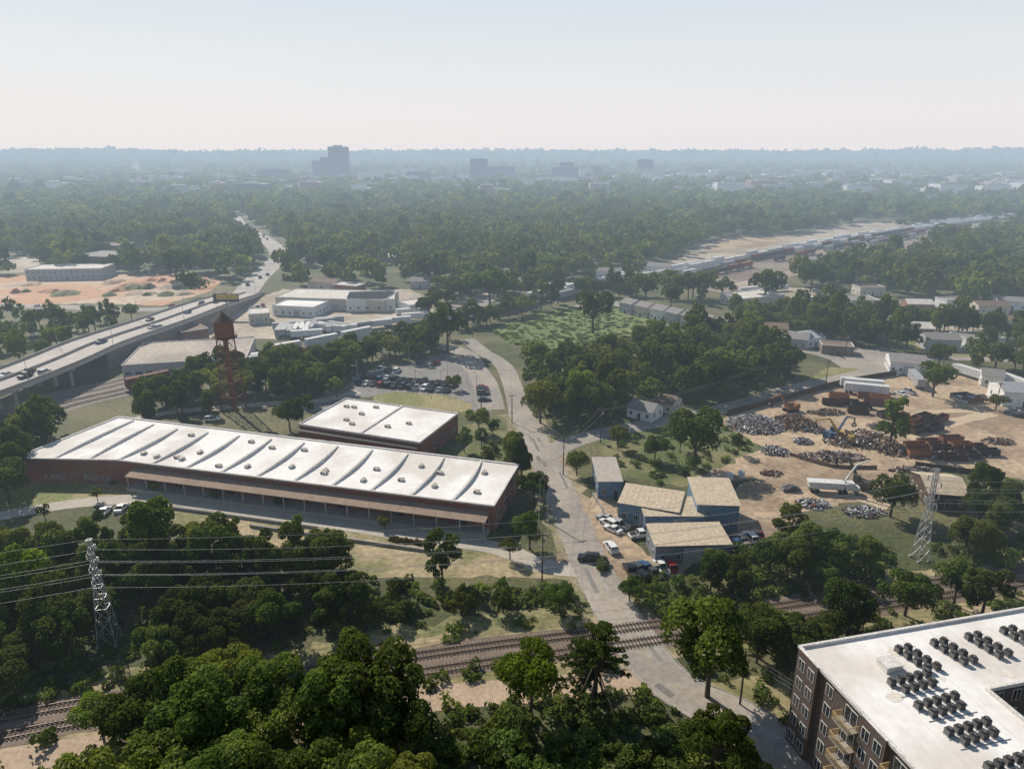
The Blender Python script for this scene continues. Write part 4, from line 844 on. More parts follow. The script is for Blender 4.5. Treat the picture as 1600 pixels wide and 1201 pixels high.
def tanker(u,v,deg):
    e=bpy.data.objects.new('dump_truck',None); COL.objects.link(e); e.location=P(u,v,.03); e.rotation_euler=(0,0,math.radians(deg)); thing(e,'white articulated dump truck with crane arm in scrapyard','truck')
    b=MB(); b.hexa([(-5,-1.2,1.2),(3,-1.2,1.2),(3,1.2,1.2),(-5,1.2,1.2)],[(-5.4,-1.3,2.9),(3.2,-1.3,2.9),(3.2,1.3,2.9),(-5.4,1.3,2.9)],TWH); b.box(-5,5.4,-.5,.5,.8,1.19,DARK); add('trailer body',b.mesh('tb'),parent=e)
    b=MB(); b.box(3.6,5.6,-1.15,1.15,1.2,2.9,TWH); b.box(5.61,6.9,-1,1,.9,1.9,TWH); b.box(5.61,5.64,-1,1,1.95,2.7,BLACKG); add('cab',b.mesh('cab'),parent=e)
    for x in (-4.2,-3,2.4,3.6,6.2):
        for y in (-1.2,.85): b=MB(); b.cyly(0,0,.35,0,.5,TIRE,12); add('wheel',b.mesh('wheel'),(x,y,.5),parent=e)
    b=MB(); b.beam((3.3,0,2.9),(5.5,0,7.5),.35,TWH); b.beam((5.5,0,7.5),(8,0,9),.25,TWH); add('crane arm',b.mesh('arm'),parent=e)
tanker(1295,768,-8)
def fence(pts,h,mat,lab,post=3):
    L=smooth(PP(pts),post); b=MB(); o0=L[0]
    for a,c in zip(L[:-1],L[1:]):
        a=a-o0; c=c-o0; n=Vector(((c-a).y,-(c-a).x,0)).normalized()*.04; b.hexa([a-n,a+n,c+n,c-n],[q+Vector((0,0,h)) for q in (a-n,a+n,c+n,c-n)],mat); b.box(a.x-.08,a.x+.08,a.y-.08,a.y+.08,0,h+.1,WOOD)
    thing(add('fence',b.mesh('fence'),o0),lab,'fence')
fence([(1135,650),(1230,624),(1310,602),(1400,586)],2.0,RUSTD,'dark rusty metal fence along the scrapyard edge'); fence([(1235,712),(1300,730),(1370,732)],1.0,SHINGB,'low rusty barrier beside the scrap heaps'); fence([(1430,728),(1500,738),(1570,745)],1.4,WOOD,'weathered timber fence behind the scrap bins')
fence([(1110,752),(1128,758)],2,WHITEW,'short pale fence panel at the yard'); fence([(925,775),(942,800),(960,830)],1.2,GALV,'grey chain fence beside the workshop lot')
for u,v in ((1140,748),(1158,745)): b=MB(); b.cyl(0,0,0,1.6,.9,.9,WHITEW,12); b.cyl(0,0,1.61,1.9,.9,.3,WHITEW,12); thing(add('storage_tank',b.mesh('tank'),P(u,v,.02)),'small white round storage tank in dirt yard','tank','white tanks in the yard')
for i in range(34):
    u=U(170,330) if i<26 else U(0,160); v=U(436,462); p=P(u,v); b=MB(); r_=U(3,9)
    ring=[[(r_*q*math.cos(a*.63)*U(.8,1.2),r_*q*math.sin(a*.63)*U(.8,1.2)) for a in range(10)] for q in (1,.6,.2)]; hh=U(1.2,3)
    for ra_,rb_,z0,z1 in ((0,1,0,hh*.6),(1,2,hh*.6,hh)):
        b.hexa([(x,y,z0) for x,y in ring[ra_]],[(x,y,z1) for x,y in ring[rb_]],ODIRT if i%3 else GRASSD)
    thing(add('earth_mound',b.mesh('mound'),(p[0],p[1],.05)),'heap of orange clay on the cleared site','earth mound','clay heaps on the cleared site')
# ---------------------------------------------------------------- trees
def np_mesh(name,V,Q,tint,hue,mi,mats):
    me=bpy.data.meshes.new(name); n=len(V); m=len(Q)
    me.vertices.add(n); me.vertices.foreach_set('co',V.astype(np.float32).ravel()); me.loops.add(4*m); me.loops.foreach_set('vertex_index',Q.astype(np.int32).ravel()); me.polygons.add(m); me.polygons.foreach_set('loop_start',np.arange(0,4*m,4,dtype=np.int32))
    for x in mats: me.materials.append(x)
    me.polygons.foreach_set('material_index',mi.astype(np.int32)); me.update(calc_edges=True)
    a=me.attributes.new('tint','FLOAT','FACE'); a.data.foreach_set('value',tint.astype(np.float32)); a=me.attributes.new('hue','FLOAT','FACE'); a.data.foreach_set('value',hue.astype(np.float32)); return me
def unit(v): return v/np.linalg.norm(v,axis=-1,keepdims=True)
def leaves(C,Rr,n,size,low=-.35,jn=.55,flat=1.0):
    k=len(C); pr=(Rr**2)/np.sum(Rr**2); li=rng.choice(k,n,p=pr); d=unit(rng.normal(size=(n,3))); d[:,2]=np.where(d[:,2]<low,-d[:,2],d[:,2])
    rad=Rr[li]*(rng.uniform(.72,1.10,n)); p=C[li]+d*rad[:,None]*np.array([1,1,flat])
    keep=np.ones(n,bool)
    for j in range(k):
        q=(p-C[j])/np.array([1,1,flat]); keep&=~((np.linalg.norm(q,axis=1)<Rr[j]*.68)&(li!=j))
    p=p[keep]; d=d[keep]; li=li[keep]; n=len(p)
    nn=unit(d+jn*rng.normal(size=(n,3))); t=unit(np.cross(nn,rng.normal(size=(n,3)))); b=np.cross(nn,t)
    s=size*rng.uniform(.6,1.35,n)[:,None]; asp=rng.uniform(.6,1,n)[:,None]
    V=np.stack([p-t*s*.5-b*s*.18*asp,p+b*s*-.5*asp,p+t*s*.5+b*s*.1,p+b*s*.5*asp],1).reshape(-1,3)
    Q=np.arange(4*n).reshape(n,4); lt=rng.uniform(-.18,.18,k)
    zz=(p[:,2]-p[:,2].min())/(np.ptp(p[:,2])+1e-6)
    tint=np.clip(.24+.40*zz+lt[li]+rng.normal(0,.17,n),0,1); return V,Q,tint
def trunkq(H,r,limbs):
    V=[];Q=[]
    def seg(p,q,r0,r1,n=6):
        p=np.array(p,float); q=np.array(q,float); d=unit(q-p); a=unit(np.cross(d,[.3,1,.2])); b=np.cross(d,a); k=len(V)
        for c,rr in ((p,r0),(q,r1)):
            for i in range(n): V.append(c+rr*(a*math.cos(i*6.2832/n)+b*math.sin(i*6.2832/n)))
        for i in range(n): Q.append((k+i,k+(i+1)%n,k+n+(i+1)%n,k+n+i))
    m=(rng.uniform(-.2,.2),rng.uniform(-.2,.2),H*.45); seg((0,0,0),m,r,r*.72); seg(m,(0,0,H*.8),r*.72,r*.25)
    for c in limbs: seg((m[0]*1.0,m[1],m[2]*U(.7,1.3)),c,r*.4,r*.12,5)
    return np.array(V),np.array(Q)
def crown_lobes(kind,seed):
    g=np.random.default_rng(seed)
    if kind=='round':
        k=22; d=unit(g.normal(size=(k,3))); q=g.uniform(.35,.92,k)[:,None]; C=d*q*np.array([4.4,4.4,3.7])+np.array([0,0,7.4]); Rr=g.uniform(1.0,2.1,k)
    elif kind=='tall':
        k=18; z=g.uniform(3.4,12.2,k); w=2.6*np.sqrt(np.clip(1-((z-7.4)/6)**2,0.05,1)); a=g.uniform(0,6.28,k); C=np.stack([w*np.cos(a)*.8,w*np.sin(a)*.8,z],1); Rr=g.uniform(1.0,1.8,k)
    elif kind=='wide':
        k=24; a=g.uniform(0,6.28,k); q=np.sqrt(g.uniform(0,1,k))*5.2; C=np.stack([q*np.cos(a),q*np.sin(a),7.8-q*.45+g.uniform(-1.4,1.4,k)],1); Rr=g.uniform(1.0,2.0,k)
    elif kind=='airy':
        k=24; d=unit(g.normal(size=(k,3))); q=g.uniform(.5,1.05,k)[:,None]; C=d*q*np.array([3.9,3.9,4.6])+np.array([0,0,8.0]); Rr=g.uniform(.7,1.35,k)
    elif kind=='cedar':
        C=[];Rr=[]
        for z in np.linspace(3.5,14.5,9):
            w=5.8*(1-(z-3)/13.5)+.6
            for j in range(4):
                a=g.uniform(0,6.28)
                for t in (.35,.6,.8,1.0): C.append((w*t*math.cos(a),w*t*math.sin(a),z-.3*t+g.uniform(-.15,.15))); Rr.append(.42+.25*(1-t))
        C=np.array(C); Rr=np.array(Rr)
    elif kind=='bush':
        k=8; a=g.uniform(0,6.28,k); q=g.uniform(0,1.4,k); C=np.stack([q*np.cos(a),q*np.sin(a),g.uniform(.3,1.1,k)],1); Rr=g.uniform(.5,1.1,k)
    return C,Rr
TEMPL={}
def template(kind,lod,seed):
    key=(kind,lod,seed)
    if key in TEMPL: return TEMPL[key]
    C,Rr=crown_lobes(kind,seed+sum(map(ord,kind)))
    n,s={'near':(7500,.46),'mid':(1500,.92),'far':(210,2.1),'vfar':(46,4.0)}[lod]
    if kind=='bush': n,s={'near':(900,.34),'mid':(190,.62),'far':(40,1.2),'vfar':(12,2)}[lod]
    if kind=='cedar': n,s=(8000,.36) if lod=='near' else (n,s)
    if kind=='airy': n=int(n*.75)
    V,Q,t=leaves(C,Rr,n,s,flat=(.4 if kind=='cedar' else 1.0),low=(-.9 if kind in('airy','cedar') else -.5))
    H=float(C[:,2].max()); sel=C if kind=='cedar' else C[rng.choice(len(C),min(len(C),10 if lod!='vfar' else 0),replace=False)]
    if kind=='bush' or lod in('vfar','far'): TV,TQ=np.zeros((0,3)),np.zeros((0,4),int)
    else: TV,TQ=trunkq(H,.33,list(sel))
    TEMPL[key]=(V,Q,t,TV,TQ); return TEMPL[key]
def joined(kind,lod,seed):
    V,Q,t,TV,TQ=template(kind,lod,seed); VV=np.concatenate([V,TV]); QQ=np.concatenate([Q,TQ+len(V)]); tt=np.concatenate([t,np.zeros(len(TQ))]); mi=np.concatenate([np.zeros(len(Q)),np.ones(len(TQ))])
    return np_mesh('tree_'+kind,VV,QQ,tt,tt*0,mi,[LEAF,BARK])
CAND=[]
def forest(poly,sp,z=7,kinds=('round','wide','tall','airy'),smin=.8,smax=1.25,lab='tree in the wooded belt',col=(1,1,1),drop=.08,grow=0,raw=False):
    W=poly if raw else PP(poly,z); xs=[p[0] for p in W]; ys=[p[1] for p in W]
    gx,gy=np.meshgrid(np.arange(min(xs),max(xs)+sp,sp),np.arange(min(ys),max(ys)+sp,sp*.87)); gx=gx+ (np.arange(gx.shape[0])%2)[:,None]*sp/2
    X=gx.ravel()+rng.uniform(-.36,.36,gx.size)*sp; Y=gy.ravel()+rng.uniform(-.36,.36,gx.size)*sp
    k=inpoly(X,Y,W)&~excluded(X,Y,grow)&(rng.random(len(X))>drop); X=X[k];Y=Y[k]
    for x,y in zip(X,Y):
        q=U(.85,1.18); CAND.append((float(x),float(y),U(smin,smax),random.choice(kinds),random.randrange(4),lab,(col[0]*q*U(.95,1.05),col[1]*q,col[2]*q)))
def tree(u,v,Rm,kind='round',lab='',col=(1,1,1)):
    base_r={'round':5.2,'wide':5.8,'tall':3.4,'airy':4.6,'cedar':5.6,'bush':2}[kind]; s=Rm/base_r; zc=(8 if kind!='bush' else 1)*s
    p=P(u,v,zc); CAND.append((p[0],p[1],s,kind,random.randrange(4),lab,col))
BR=(1.25,1.25,1.0); DK=(.74,.8,.82)
forest([(-80,850),(60,835),(100,850),(200,850),(330,850),(420,870),(540,905),(600,905),(540,960),(450,990),(300,1020),(200,1050),(0,1090),(-100,1100)],6.6,6,kinds=('round','wide','airy','round'),smin=.6,smax=1.0,lab='dark green tree in the wooded belt',col=(.8,.86,.86),grow=1)
forest([(-60,835),(100,830),(270,830),(400,830),(540,865),(540,885),(400,868),(200,850),(-60,850)],6.5,8,kinds=('airy','tall','round'),smin=.7,smax=1.0,lab='leafy tree beside the concrete drive',grow=-1)
forest([(600,915),(700,925),(860,928),(850,945),(700,955),(560,960)],5.6,3,kinds=('round','wide'),smin=.36,smax=.55,lab='low dense tree beside the railway',grow=-2,drop=.1,col=(.88,.94,.9))
forest([(220,1075),(300,1030),(400,1035),(460,1075),(545,1110),(640,1150),(720,1230),(100,1280),(180,1130)],6.0,9,kinds=('round','wide','airy'),smin=.75,smax=1.2,lab='bright green tree in the wood beside the road',col=(1.08,1.15,1.0),grow=-3)
forest([(700,1120),(880,1100),(1040,1100),(1130,1140),(1200,1230),(640,1230)],4.5,1.5,kinds=('bush',),smin=.6,smax=1.4,lab='shrub in the tangled undergrowth',col=(1.0,1.1,1),grow=-3)
forest([(1180,850),(1230,830),(1330,850),(1430,870),(1600,850),(1700,870),(1650,900),(1450,905),(1330,940),(1200,945),(1080,950),(1010,925),(1060,895)],6.0,5,smin=.5,smax=.85,lab='dense green tree beside the railway line',grow=-2,col=(.9,.97,.92))
forest([(1150,985),(1230,965),(1330,950),(1420,930),(1450,935),(1350,985),(1250,1010),(1160,1030)],5.5,4,kinds=('round','wide'),smin=.5,smax=.8,lab='green tree between the railway and the apartments',grow=-3)
forest([(1470,830),(1520,765),(1600,755),(1700,760),(1700,850),(1500,850)],6.5,5,kinds=('round','tall'),smin=.7,smax=1,lab='dark green tree beside the scrapyard',grow=0)
forest([(760,585),(735,550),(760,520),(830,548),(900,550),(960,535),(1040,515),(1120,500),(1180,515),(1225,545),(1265,560),(1270,580),(1210,595),(1140,615),(1050,625),(960,620),(930,655),(850,660),(810,620)],7.4,8,smin=.75,smax=1.3,lab='green tree in the central wood')
forest([(170,640),(250,585),(400,562),(500,548),(640,520),(700,505),(715,530),(640,548),(560,575),(480,600),(400,615),(250,640)],6.6,6,kinds=('round','tall','round'),smin=.7,smax=1.0,lab='dark tree in the belt beside the railway',col=DK,grow=-7)
forest([(-100,620),(60,605),(100,640),(118,675),(60,700),(-100,720)],7.0,7,lab='dark tree below the highway bridge',col=DK)
forest([(-60,690),(15,700),(10,760),(-60,780)],7,7,kinds=('round','tall'),lab='dark tree at the warehouse end',col=DK)
forest([(-60,482),(225,485),(180,505),(30,555),(-60,560)],10,5,smin=.6,smax=.95,lab='tree in the lot below the highway',drop=.25,kinds=('round','airy'))
forest([(930,690),(1010,670),(1130,660),(1160,700),(1170,745),(1090,745),(980,730)],9,3,kinds=('round','bush','bush'),smin=.4,smax=.7,lab='shrubby tree on the grass verge',drop=.5)
forest([(640,690),(700,655),(775,640),(800,680),(825,720),(700,715)],6.0,4,kinds=('round','bush','airy'),smin=.45,smax=.75,lab='yellow green tree beside the second building',col=BR,drop=.15)
forest([(640,550),(690,545),(740,560),(730,575),(640,560)],9,4,kinds=('round',),smin=.4,smax=.6,lab='small tree in the parking lot island',drop=.4)
forest([(1130,470),(1190,485),(1300,480),(1480,490),(1560,500),(1640,520),(1640,575),(1450,560),(1380,535),(1300,540),(1200,515)],8.2,6,smin=.75,smax=1.3,lab='leafy tree between houses',drop=.1,grow=-1)
forest([(640,470),(760,440),(840,440),(900,455),(830,475),(730,500),(690,500)],8.2,6,smin=.7,smax=1.2,lab='leafy tree beside the railway',drop=.15,grow=-2)
S=[(575,1020,8.5,'wide','large dark spreading tree beside the railway',(.72,.8,.75)),(830,1045,5.4,'round','bright yellow green tree beside the tan road',(1.45,1.5,.85)),(933,1020,6.2,'cedar','open branched cedar beside the tan road',(.72,.82,.85)),(1115,990,7.5,'round','full green tree beside the junction road',(1.1,1.18,.9)),(1120,1135,5.5,'wide','dark tree beside the lower road',(.9,1,.9)),(690,862,4.2,'airy','tall open tree beside the concrete drive',(1,1,1)),(1090,665,7.6,'round','large round dark tree beside the side road',(.68,.76,.76)),(1025,690,3.8,'round','green tree on the verge',(1,1,1)),(1400,755,5.5,'round','green tree at the scrapyard edge',(1,1,.9)),(1398,655,3.6,'tall','bright tree in the scrapyard',(1.1,1.15,.8)),
 (150,1100,3.6,'round','small bright tree beside the railway',(1.3,1.4,.9)),(845,615,6.3,'round','golden tree at the wood edge',(1.45,1.2,.7)),(905,605,4.5,'tall','yellow green tree at the wood edge',(1.25,1.25,.75)),(1240,805,4.5,'airy','olive tree beside the dirt yard',(1.3,1.2,.9)),(1425,905,5.5,'wide','green tree beside the pylon',(1,1.05,.9)),(1545,915,4,'airy','thin tree beside the railway',(.9,.9,.8)),(240,840,4.5,'tall','tall slim tree beside the drive',(.9,.95,.9)),(215,855,5,'round','tall leafy tree beside the drive',(1,1.05,.9)),(325,855,5,'airy','tall leafy tree beside the drive',(.9,1,.9)),(460,850,4.2,'airy','open leafy tree beside the drive',(1.1,1.05,1)),(515,850,4.5,'airy','open leafy tree beside the drive',(1,1,1)),
 (805,700,3.2,'tall','slim tree at the warehouse corner',(.85,.95,.8)),(815,715,3,'tall','slim tree at the warehouse corner',(.85,.95,.8)),(835,750,4,'round','round tree at the warehouse end',(.9,1,.9)),(828,820,3.8,'round','dense tree beside the junction',(.85,.95,.85)),(797,850,2.3,'round','small round tree beside the drive',(1,1.05,.9)),(902,715,3.3,'round','tree on the road verge',(.9,1,.9)),(928,470,10,'round','large dark tree on the meadow mound',(.65,.72,.76)),(765,430,11,'round','large dark tree beside the street',(.75,.82,.86)),(698,500,9,'round','large dark tree beside the railway',(.62,.7,.74)),(1198,432,11,'wide','large tree beside the rail yard',(.9,1,.95)),(270,395,14,'wide','large dark tree beside the clay site',(.75,.82,.86)),(375,420,5,'round','small tree beside the highway',(1,1,1)),(1085,432,8,'round','large tree beside the rail yard',(.8,.88,.85)),(1010,440,8,'round','large tree beside the rail yard',(.8,.88,.85)),(1130,440,7,'wide','large tree beside the rail yard',(.9,.95,.9)),(1270,425,8,'round','large tree beside the rail yard',(.85,.92,.88)),(1330,415,8,'round','large tree beside the rail yard',(.85,.92,.88)),(1050,455,7,'round','large tree beside the rail yard',(.8,.9,.88)),
 (25,540,4.5,'airy','bright tree below the highway',(1.4,1.4,.7)),(85,522,4.5,'round','bright tree below the highway',(1.3,1.3,.7)),(450,640,4.5,'round','tree behind the warehouse',(1,1.05,.85)),(470,630,4.5,'airy','tree behind the warehouse',(1.1,1.15,.85)),(438,603,3,'round','small round tree beside the parking lot',(1,1.1,.9)),(465,603,3.2,'round','small round tree beside the parking lot',(1,1.1,.9)),(497,603,3,'round','small round tree beside the parking lot',(1,1.1,.9)),(525,600,3,'round','small round tree beside the parking lot',(1,1.1,.9)),(1465,580,6,'round','green tree beside the workshop',(1,1.1,.9)),(1560,620,3,'round','small tree in the dirt yard',(1.2,1.1,.9)),(710,590,3,'round','small tree in the lot island',(.9,1,.9)),(940,880,2,'bush','low shrub at the junction',(1,1,1)),(875,922,3,'round','dense low tree beside the junction',(.95,1.05,.85)),(985,912,2.4,'round','dense low tree beside the junction',(.9,1,.85)),(20,900,6,'round','bright yellow green tree in the belt',(1.45,1.6,.7)),(40,880,5,'wide','bright yellow green tree in the belt',(1.45,1.6,.7)),
 (200,1100,5,'round','leafy tree beside the railway',(1,1.05,.9)),(265,1060,6,'round','leafy tree beside the railway',(1.05,1.15,.95)),(335,1035,6.5,'wide','tall bright tree beside the railway',(1.1,1.22,.95)),(405,1060,6,'round','leafy tree beside the railway',(1.05,1.15,.95)),(475,1085,6,'wide','leafy tree beside the railway',(1.05,1.15,.95)),(535,1120,5.5,'round','bright tree beside the tan road',(1.2,1.3,.9)),(1190,965,5,'round','green tree beside the railway crossing',(1,1.05,.9)),(1250,975,5,'wide','green tree beside the railway crossing',(.9,1,.9)),(1330,950,5,'round','green tree beside the railway crossing',(.9,1,.9)),(620,1120,4.5,'round','low tree beside the tan road',(1.05,1.15,.95)),(600,1085,4,'round','dark tree beside the tan road',(.85,.9,.85)),(545,1065,4,'round','dark tree beside the tan road',(.85,.92,.85)),(1500,900,4,'round','green tree beside the railway crossing',(.9,1,.9))]
for u,v,r_,k,l,c_ in S: tree(u,v,r_,k,l,c_)
for u,v in ((240,758),(300,752),(338,770),(393,762),(436,778),(482,776),(523,778),(68,798),(600,812),(150,768)): tree(u,v,1.6,'round','small sapling on the warehouse lawn',(1.05,1.1,.9))
for i in range(14): CAND.append((*P(612+i*4.2,843+i*.6)[:2],.42,'bush',i%3,'clipped reddish hedge shrub beside the drive',(1.0,.6,.5)))
for i in range(26):
    t=i/25; CAND.append((*P(150+t*650+U(-6,6),752+t*78+U(-3,3))[:2],U(.35,.6),'bush',i%3,'low shrub on the bank below the warehouse',(.8,.85,.8)))
def autofar(d0,d1,sp,dens):
    hwid=lambda d:(d*CP+25)*.74
    n=int((hwid(d0)+hwid(d1))*(d1-d0)/(sp*sp)*dens)
    y=np.sqrt(rng.uniform(d0**2,d1**2,n)); x=rng.uniform(-1,1,n)*hwid(y)*1.02
    k=~excluded(x,y); x=x[k]; y=y[k]
    cl=np.sin(x/95+1.7*np.sin(y/140))+np.sin(y/80+1.3*np.sin(x/120)); k=rng.random(len(x))<np.where(cl<-1.45,.35,1.0); return x[k],y[k]
X,Y=autofar(385,800,8.2,1.0)
for x,y in zip(X,Y):
    u,v,_=proj(x,y,0)
    if v>472 and u<1080: continue
    if v>455 and 400<u<700: continue
    CAND.append((float(x),float(y),U(.75,1.2) if R()<.7 else U(1.2,1.6),random.choice(['round','wide','round','tall','airy']),random.randrange(4),'tree in the suburban woodland',(.92,1,.95)))
def size(c):
    u,v,d=proj(c[0],c[1],6*c[2]); 
    if d<5 or u<-40 or u>1640 or v>1290: return -1
    return c[2]/d*(1 if c[3]!='bush' else .3)
trees=[c for c in CAND if c[3]!='bush']; bushes=[c for c in CAND if c[3]=='bush']
trees=[c for c in trees if size(c)>0]; trees.sort(key=size,reverse=True); bushes=[c for c in bushes if size(c)>0]; bushes.sort(key=size,reverse=True)
JM={}; PM={}
SL=set(s[4] for s in S)
named=[c for c in trees if c[5] in SL]; rest=[c for c in trees if c[5] not in SL]
ind=named+rest[:290-len(named)]; ids=set(id(c) for c in ind); stuffT=[c for c in rest if id(c) not in ids]
ind.sort(key=size,reverse=True)
for i,c in enumerate(ind):
    x,y,s,kind,seed,lab,col=c; d=math.hypot(x,y); lod='near' if d<215 else 'mid'; rzz=U(0,6.28); sc=(s*U(.9,1.1),s*U(.9,1.1),s*U(.85,1.12)); nm={'cedar':'cedar_tree'}.get(kind,'broadleaf_tree'); key=(kind,lod,seed)
    if i<95:
        if key not in PM:
            V,Q,t,TV,TQ=template(*key); PM[key]=(np_mesh('crown',V,Q,t,t*0,np.zeros(len(Q)),[LEAF]),np_mesh('trunk',TV,TQ,np.zeros(len(TQ)),np.zeros(len(TQ)),np.zeros(len(TQ)),[BARK]))
        e=bpy.data.objects.new(nm,None); COL.objects.link(e); e.location=(x,y,0); e.rotation_euler=(0,0,rzz); e.scale=sc; thing(e,lab,'tree','trees')
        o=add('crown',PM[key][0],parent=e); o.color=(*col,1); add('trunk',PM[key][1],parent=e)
    else:
        if key not in JM: JM[key]=joined(*key)
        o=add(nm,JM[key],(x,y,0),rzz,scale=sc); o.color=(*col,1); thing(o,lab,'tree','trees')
for i,c in enumerate(bushes[:200]):
    x,y,s,kind,seed,lab,col=c; d=math.hypot(x,y); key=('bush','near' if d<180 else 'mid',seed)
    if key not in JM: JM[key]=joined(*key)
    o=add('shrub',JM[key],(x,y,0),U(0,6.28),scale=(s*1.2,s*1.2,s)); o.color=(*col,1); thing(o,lab,'shrub','shrubs')
def merge(name,items,lodf,mat=LEAF,lab=None,zf=1.0):
    G={}
    for it in items: G.setdefault((it[4],lodf(it),it[5]),[]).append(it)
    Vs=[];Qs=[];Ts=[];Hs=[];Ms=[];off=0
    for (k,l,sd),its in G.items():
        V,Q,t,TV,TQ=template(k,l,sd); VV=np.concatenate([V,TV]); QQ=np.concatenate([Q,TQ+len(V)]); tt=np.concatenate([t,np.zeros(len(TQ))]); mi=np.concatenate([np.zeros(len(Q)),np.ones(len(TQ))]).astype(int)
        n=len(its); a=rng.uniform(0,6.28,n); c,s=np.cos(a),np.sin(a); sc=np.array([i[3] for i in its]); pos=np.array([(i[0],i[1],i[2]) for i in its])
        X=(VV[:,0][None]*c[:,None]-VV[:,1][None]*s[:,None])*sc[:,None]; Y=(VV[:,0][None]*s[:,None]+VV[:,1][None]*c[:,None])*sc[:,None]; Z=zf*VV[:,2][None]*(sc*rng.uniform(.8,1.2,n))[:,None]
        W=np.stack([X,Y,Z],2)+pos[:,None,:]; Vs.append(W.reshape(-1,3)); Qs.append((QQ[None]+(np.arange(n)*len(VV))[:,None,None]).reshape(-1,4)+off); off+=n*len(VV)
        Ts.append(np.clip(np.tile(tt,n)+np.repeat(rng.normal(0,.15,n),len(tt)),0,1)); Hs.append(np.repeat(rng.random(n),len(tt))); Ms.append(np.tile(mi,n))
    me=np_mesh(name,np.concatenate(Vs),np.concatenate(Qs),np.concatenate(Ts),np.concatenate(Hs),np.concatenate(Ms),[mat,BARK]); o=add(name,me); o['kind']='stuff'; 
    if lab: o['label']=lab
    print(name,len(items),'faces',len(me.polygons)); return o
def lodf(it):
    d=math.hypot(it[0],it[1]); return 'mid' if d<420 else ('far' if d<1000 else 'vfar')
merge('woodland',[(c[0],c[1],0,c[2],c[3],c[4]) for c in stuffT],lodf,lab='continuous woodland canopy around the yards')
items=[]
for a,b_,sp,dn,sm in ((800,1400,10.8,1.0,1.2),(1400,2600,17,.92,1.5),(2600,5000,36,1.0,2.6),(5000,11500,80,1.1,5.0)):
    X,Y=autofar(a,b_,sp,dn)
    Zs=hz(X,Y)
    for x,y,z in zip(X,Y,Zs): items.append((x,y,float(z)-(0 if a<2600 else 6+sm),sm*(U(.6,1.1) if R()<.7 else U(1.15,1.6)),random.choice(['round','wide','round']),random.randrange(4)))
merge('distant woodland',items,lambda it:'far' if math.hypot(it[0],it[1])<1000 else 'vfar',lab='hazy tree canopy reaching to the horizon')
def under(poly,sp,s0,s1,z=0,grow=-3,raw=False,drop=0):
    W=poly if raw else PP(poly,z); xs=[p[0] for p in W]; ys=[p[1] for p in W]; gx,gy=np.meshgrid(np.arange(min(xs),max(xs),sp),np.arange(min(ys),max(ys),sp)); X=gx.ravel()+rng.uniform(-.5,.5,gx.size)*sp; Y=gy.ravel()+rng.uniform(-.5,.5,gx.size)*sp
    k=inpoly(X,Y,W)&~excluded(X,Y,grow)&(rng.random(len(X))>=drop); return [(float(x),float(y),-.2,U(s0,s1),'bush',random.randrange(4)) for x,y in zip(X[k],Y[k])]
und=[]
und+=under([(-120,860),(60,845),(250,850),(420,870),(540,905),(640,910),(760,915),(900,920),(935,930),(945,945),(760,955),(600,970),(480,1000),(300,1075),(-150,1150)],2.8,.5,1.2)
und+=under([(480,1000),(600,970),(760,955),(950,945),(985,985),(900,1000),(600,1035)],3.0,.25,.9,drop=.25)
und+=under([(-150,1180),(0,1150),(300,1105),(600,1065),(900,1028),(990,1035),(1040,1060),(1090,1100),(1200,1180),(1250,1260),(-200,1300)],2.5,.5,1.2)
und+=under([(960,905),(1050,885),(1180,850),(1230,830),(1400,860),(1600,840),(1720,850),(1700,880),(1450,915),(1250,950),(1050,975),(985,960)],2.8,.6,1.4)
und+=under([(1030,1010),(1200,975),(1450,935),(1650,905),(1700,950),(1250,1010),(1240,1150),(1180,1130),(1100,1085),(1060,1060)],3.0,.3,1.0,drop=.1)
und+=under([(930,690),(1050,660),(1140,650),(1180,700),(1180,748),(1060,760),(990,750)],4,.4,1.0,drop=.2)
und+=under([(810,640),(860,668),(960,655),(1050,640),(1140,620),(1260,590),(1200,570),(1000,590),(820,600)],4,.5,1.2)
sv=EXP; EXP=[e for e in EXP if e!=PP(MEADOW)]; und2=under(MEADOW,3.0,.4,1.2,drop=.05); EXP=[]; pq=[(p1[0]-6,p1[1]-18),(p1[0]+8,p1[1]-18),(p1[0]+6,p1[1]+6),(p1[0]-6,p1[1]+6)]; und+=under(pq,2.2,.3,.7,raw=True); EXP=sv
merge('undergrowth',und,lambda it:'mid',VINE,'tangled vines and scrub under the trees')
merge('meadow scrub',und2,lambda it:'mid',VINE,'low green kudzu covering the mound',.4)
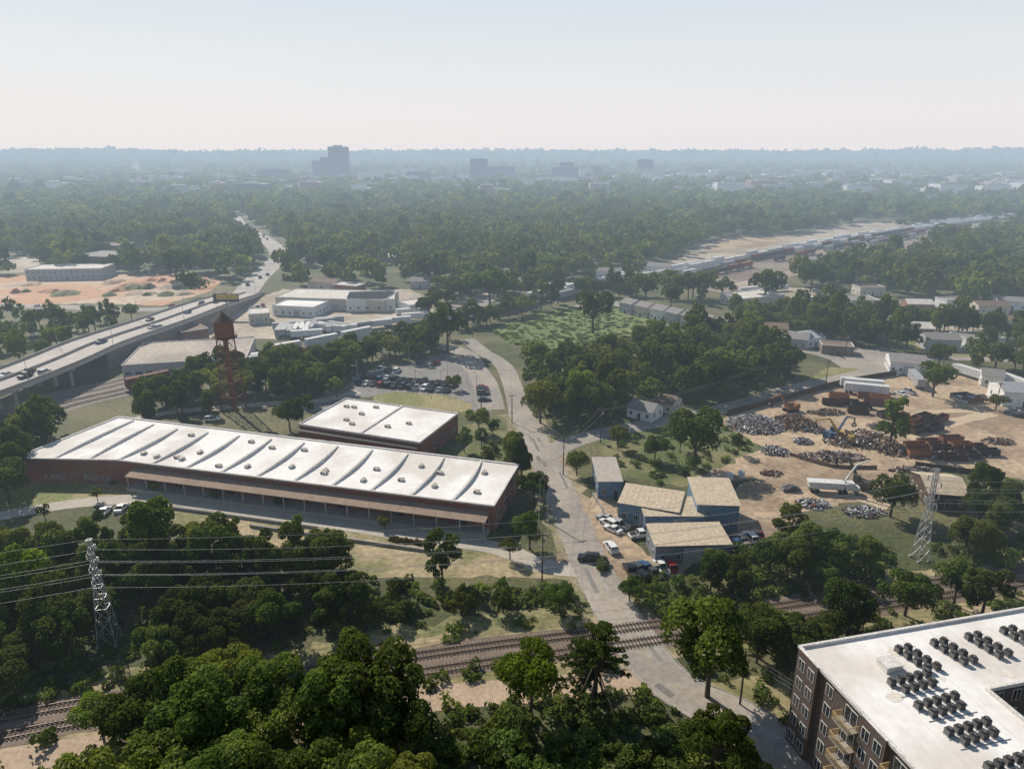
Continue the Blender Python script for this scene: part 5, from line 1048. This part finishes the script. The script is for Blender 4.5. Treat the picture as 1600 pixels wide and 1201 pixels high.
# ---------------------------------------------------------------- world, sun, camera
sc=bpy.context.scene; w=bpy.data.worlds.new("World"); sc.world=w; w.use_nodes=True; nt=w.node_tree; N=nt.nodes; L=nt.links; bg=N['Background']
AZ=math.radians(-38); EL=math.radians(40)
s=N.new('ShaderNodeTexSky'); s.sky_type='NISHITA'; s.sun_disc=False; s.sun_elevation=EL; s.sun_rotation=AZ; s.dust_density=1.0; s.air_density=1.0
scl=N.new('ShaderNodeVectorMath'); scl.operation='SCALE'; scl.inputs['Scale'].default_value=.07; L.new(s.outputs[0],scl.inputs[0])
tc=N.new('ShaderNodeTexCoord'); sp=N.new('ShaderNodeSeparateXYZ'); L.new(tc.outputs['Generated'],sp.inputs[0])
cr=N.new('ShaderNodeValToRGB'); L.new(sp.outputs[2],cr.inputs[0]); e=cr.color_ramp.elements
e[0].position=0; e[0].color=(.85,.82,.84,1); e[1].position=.19; e[1].color=(.72,.80,.85,1); x=e.new(.06); x.color=(.86,.845,.855,1); x=e.new(.12); x.color=(.82,.84,.86,1); x=e.new(.45); x.color=(.16,.25,.38,1)
fr=N.new('ShaderNodeValToRGB'); L.new(sp.outputs[2],fr.inputs[0]); e=fr.color_ramp.elements; e[0].position=0; e[0].color=(.95,.95,.95,1); e[1].position=.5; e[1].color=(.45,.45,.45,1); x=e.new(.2); x.color=(.9,.9,.9,1)
mx=N.new('ShaderNodeMix'); mx.data_type='RGBA'; L.new(fr.outputs[0],mx.inputs[0]); L.new(scl.outputs[0],mx.inputs[6]); L.new(cr.outputs[0],mx.inputs[7]); L.new(mx.outputs[2],bg.inputs[0]); bg.inputs[1].default_value=1.0
l=bpy.data.lights.new('sun','SUN'); l.energy=5.0; l.angle=math.radians(.5); l.color=(1,.91,.79); lo=bpy.data.objects.new('sun',l); COL.objects.link(lo)
sv=Vector((math.sin(AZ)*math.cos(EL),math.cos(AZ)*math.cos(EL),math.sin(EL))); lo.rotation_euler=(-sv).to_track_quat('-Z','Y').to_euler()
c=bpy.data.cameras.new('camera'); co=bpy.data.objects.new('camera',c); COL.objects.link(co); co.location=(0,0,HC); co.rotation_euler=(math.pi/2-PT,0,0); c.sensor_width=36; c.lens=36*F/1600; c.clip_start=.5; c.clip_end=40000; sc.camera=co
sc.view_settings.view_transform='Standard'; sc.view_settings.look='None'; sc.view_settings.exposure=0
print('objects',len(bpy.data.objects),'cand',len(CAND))
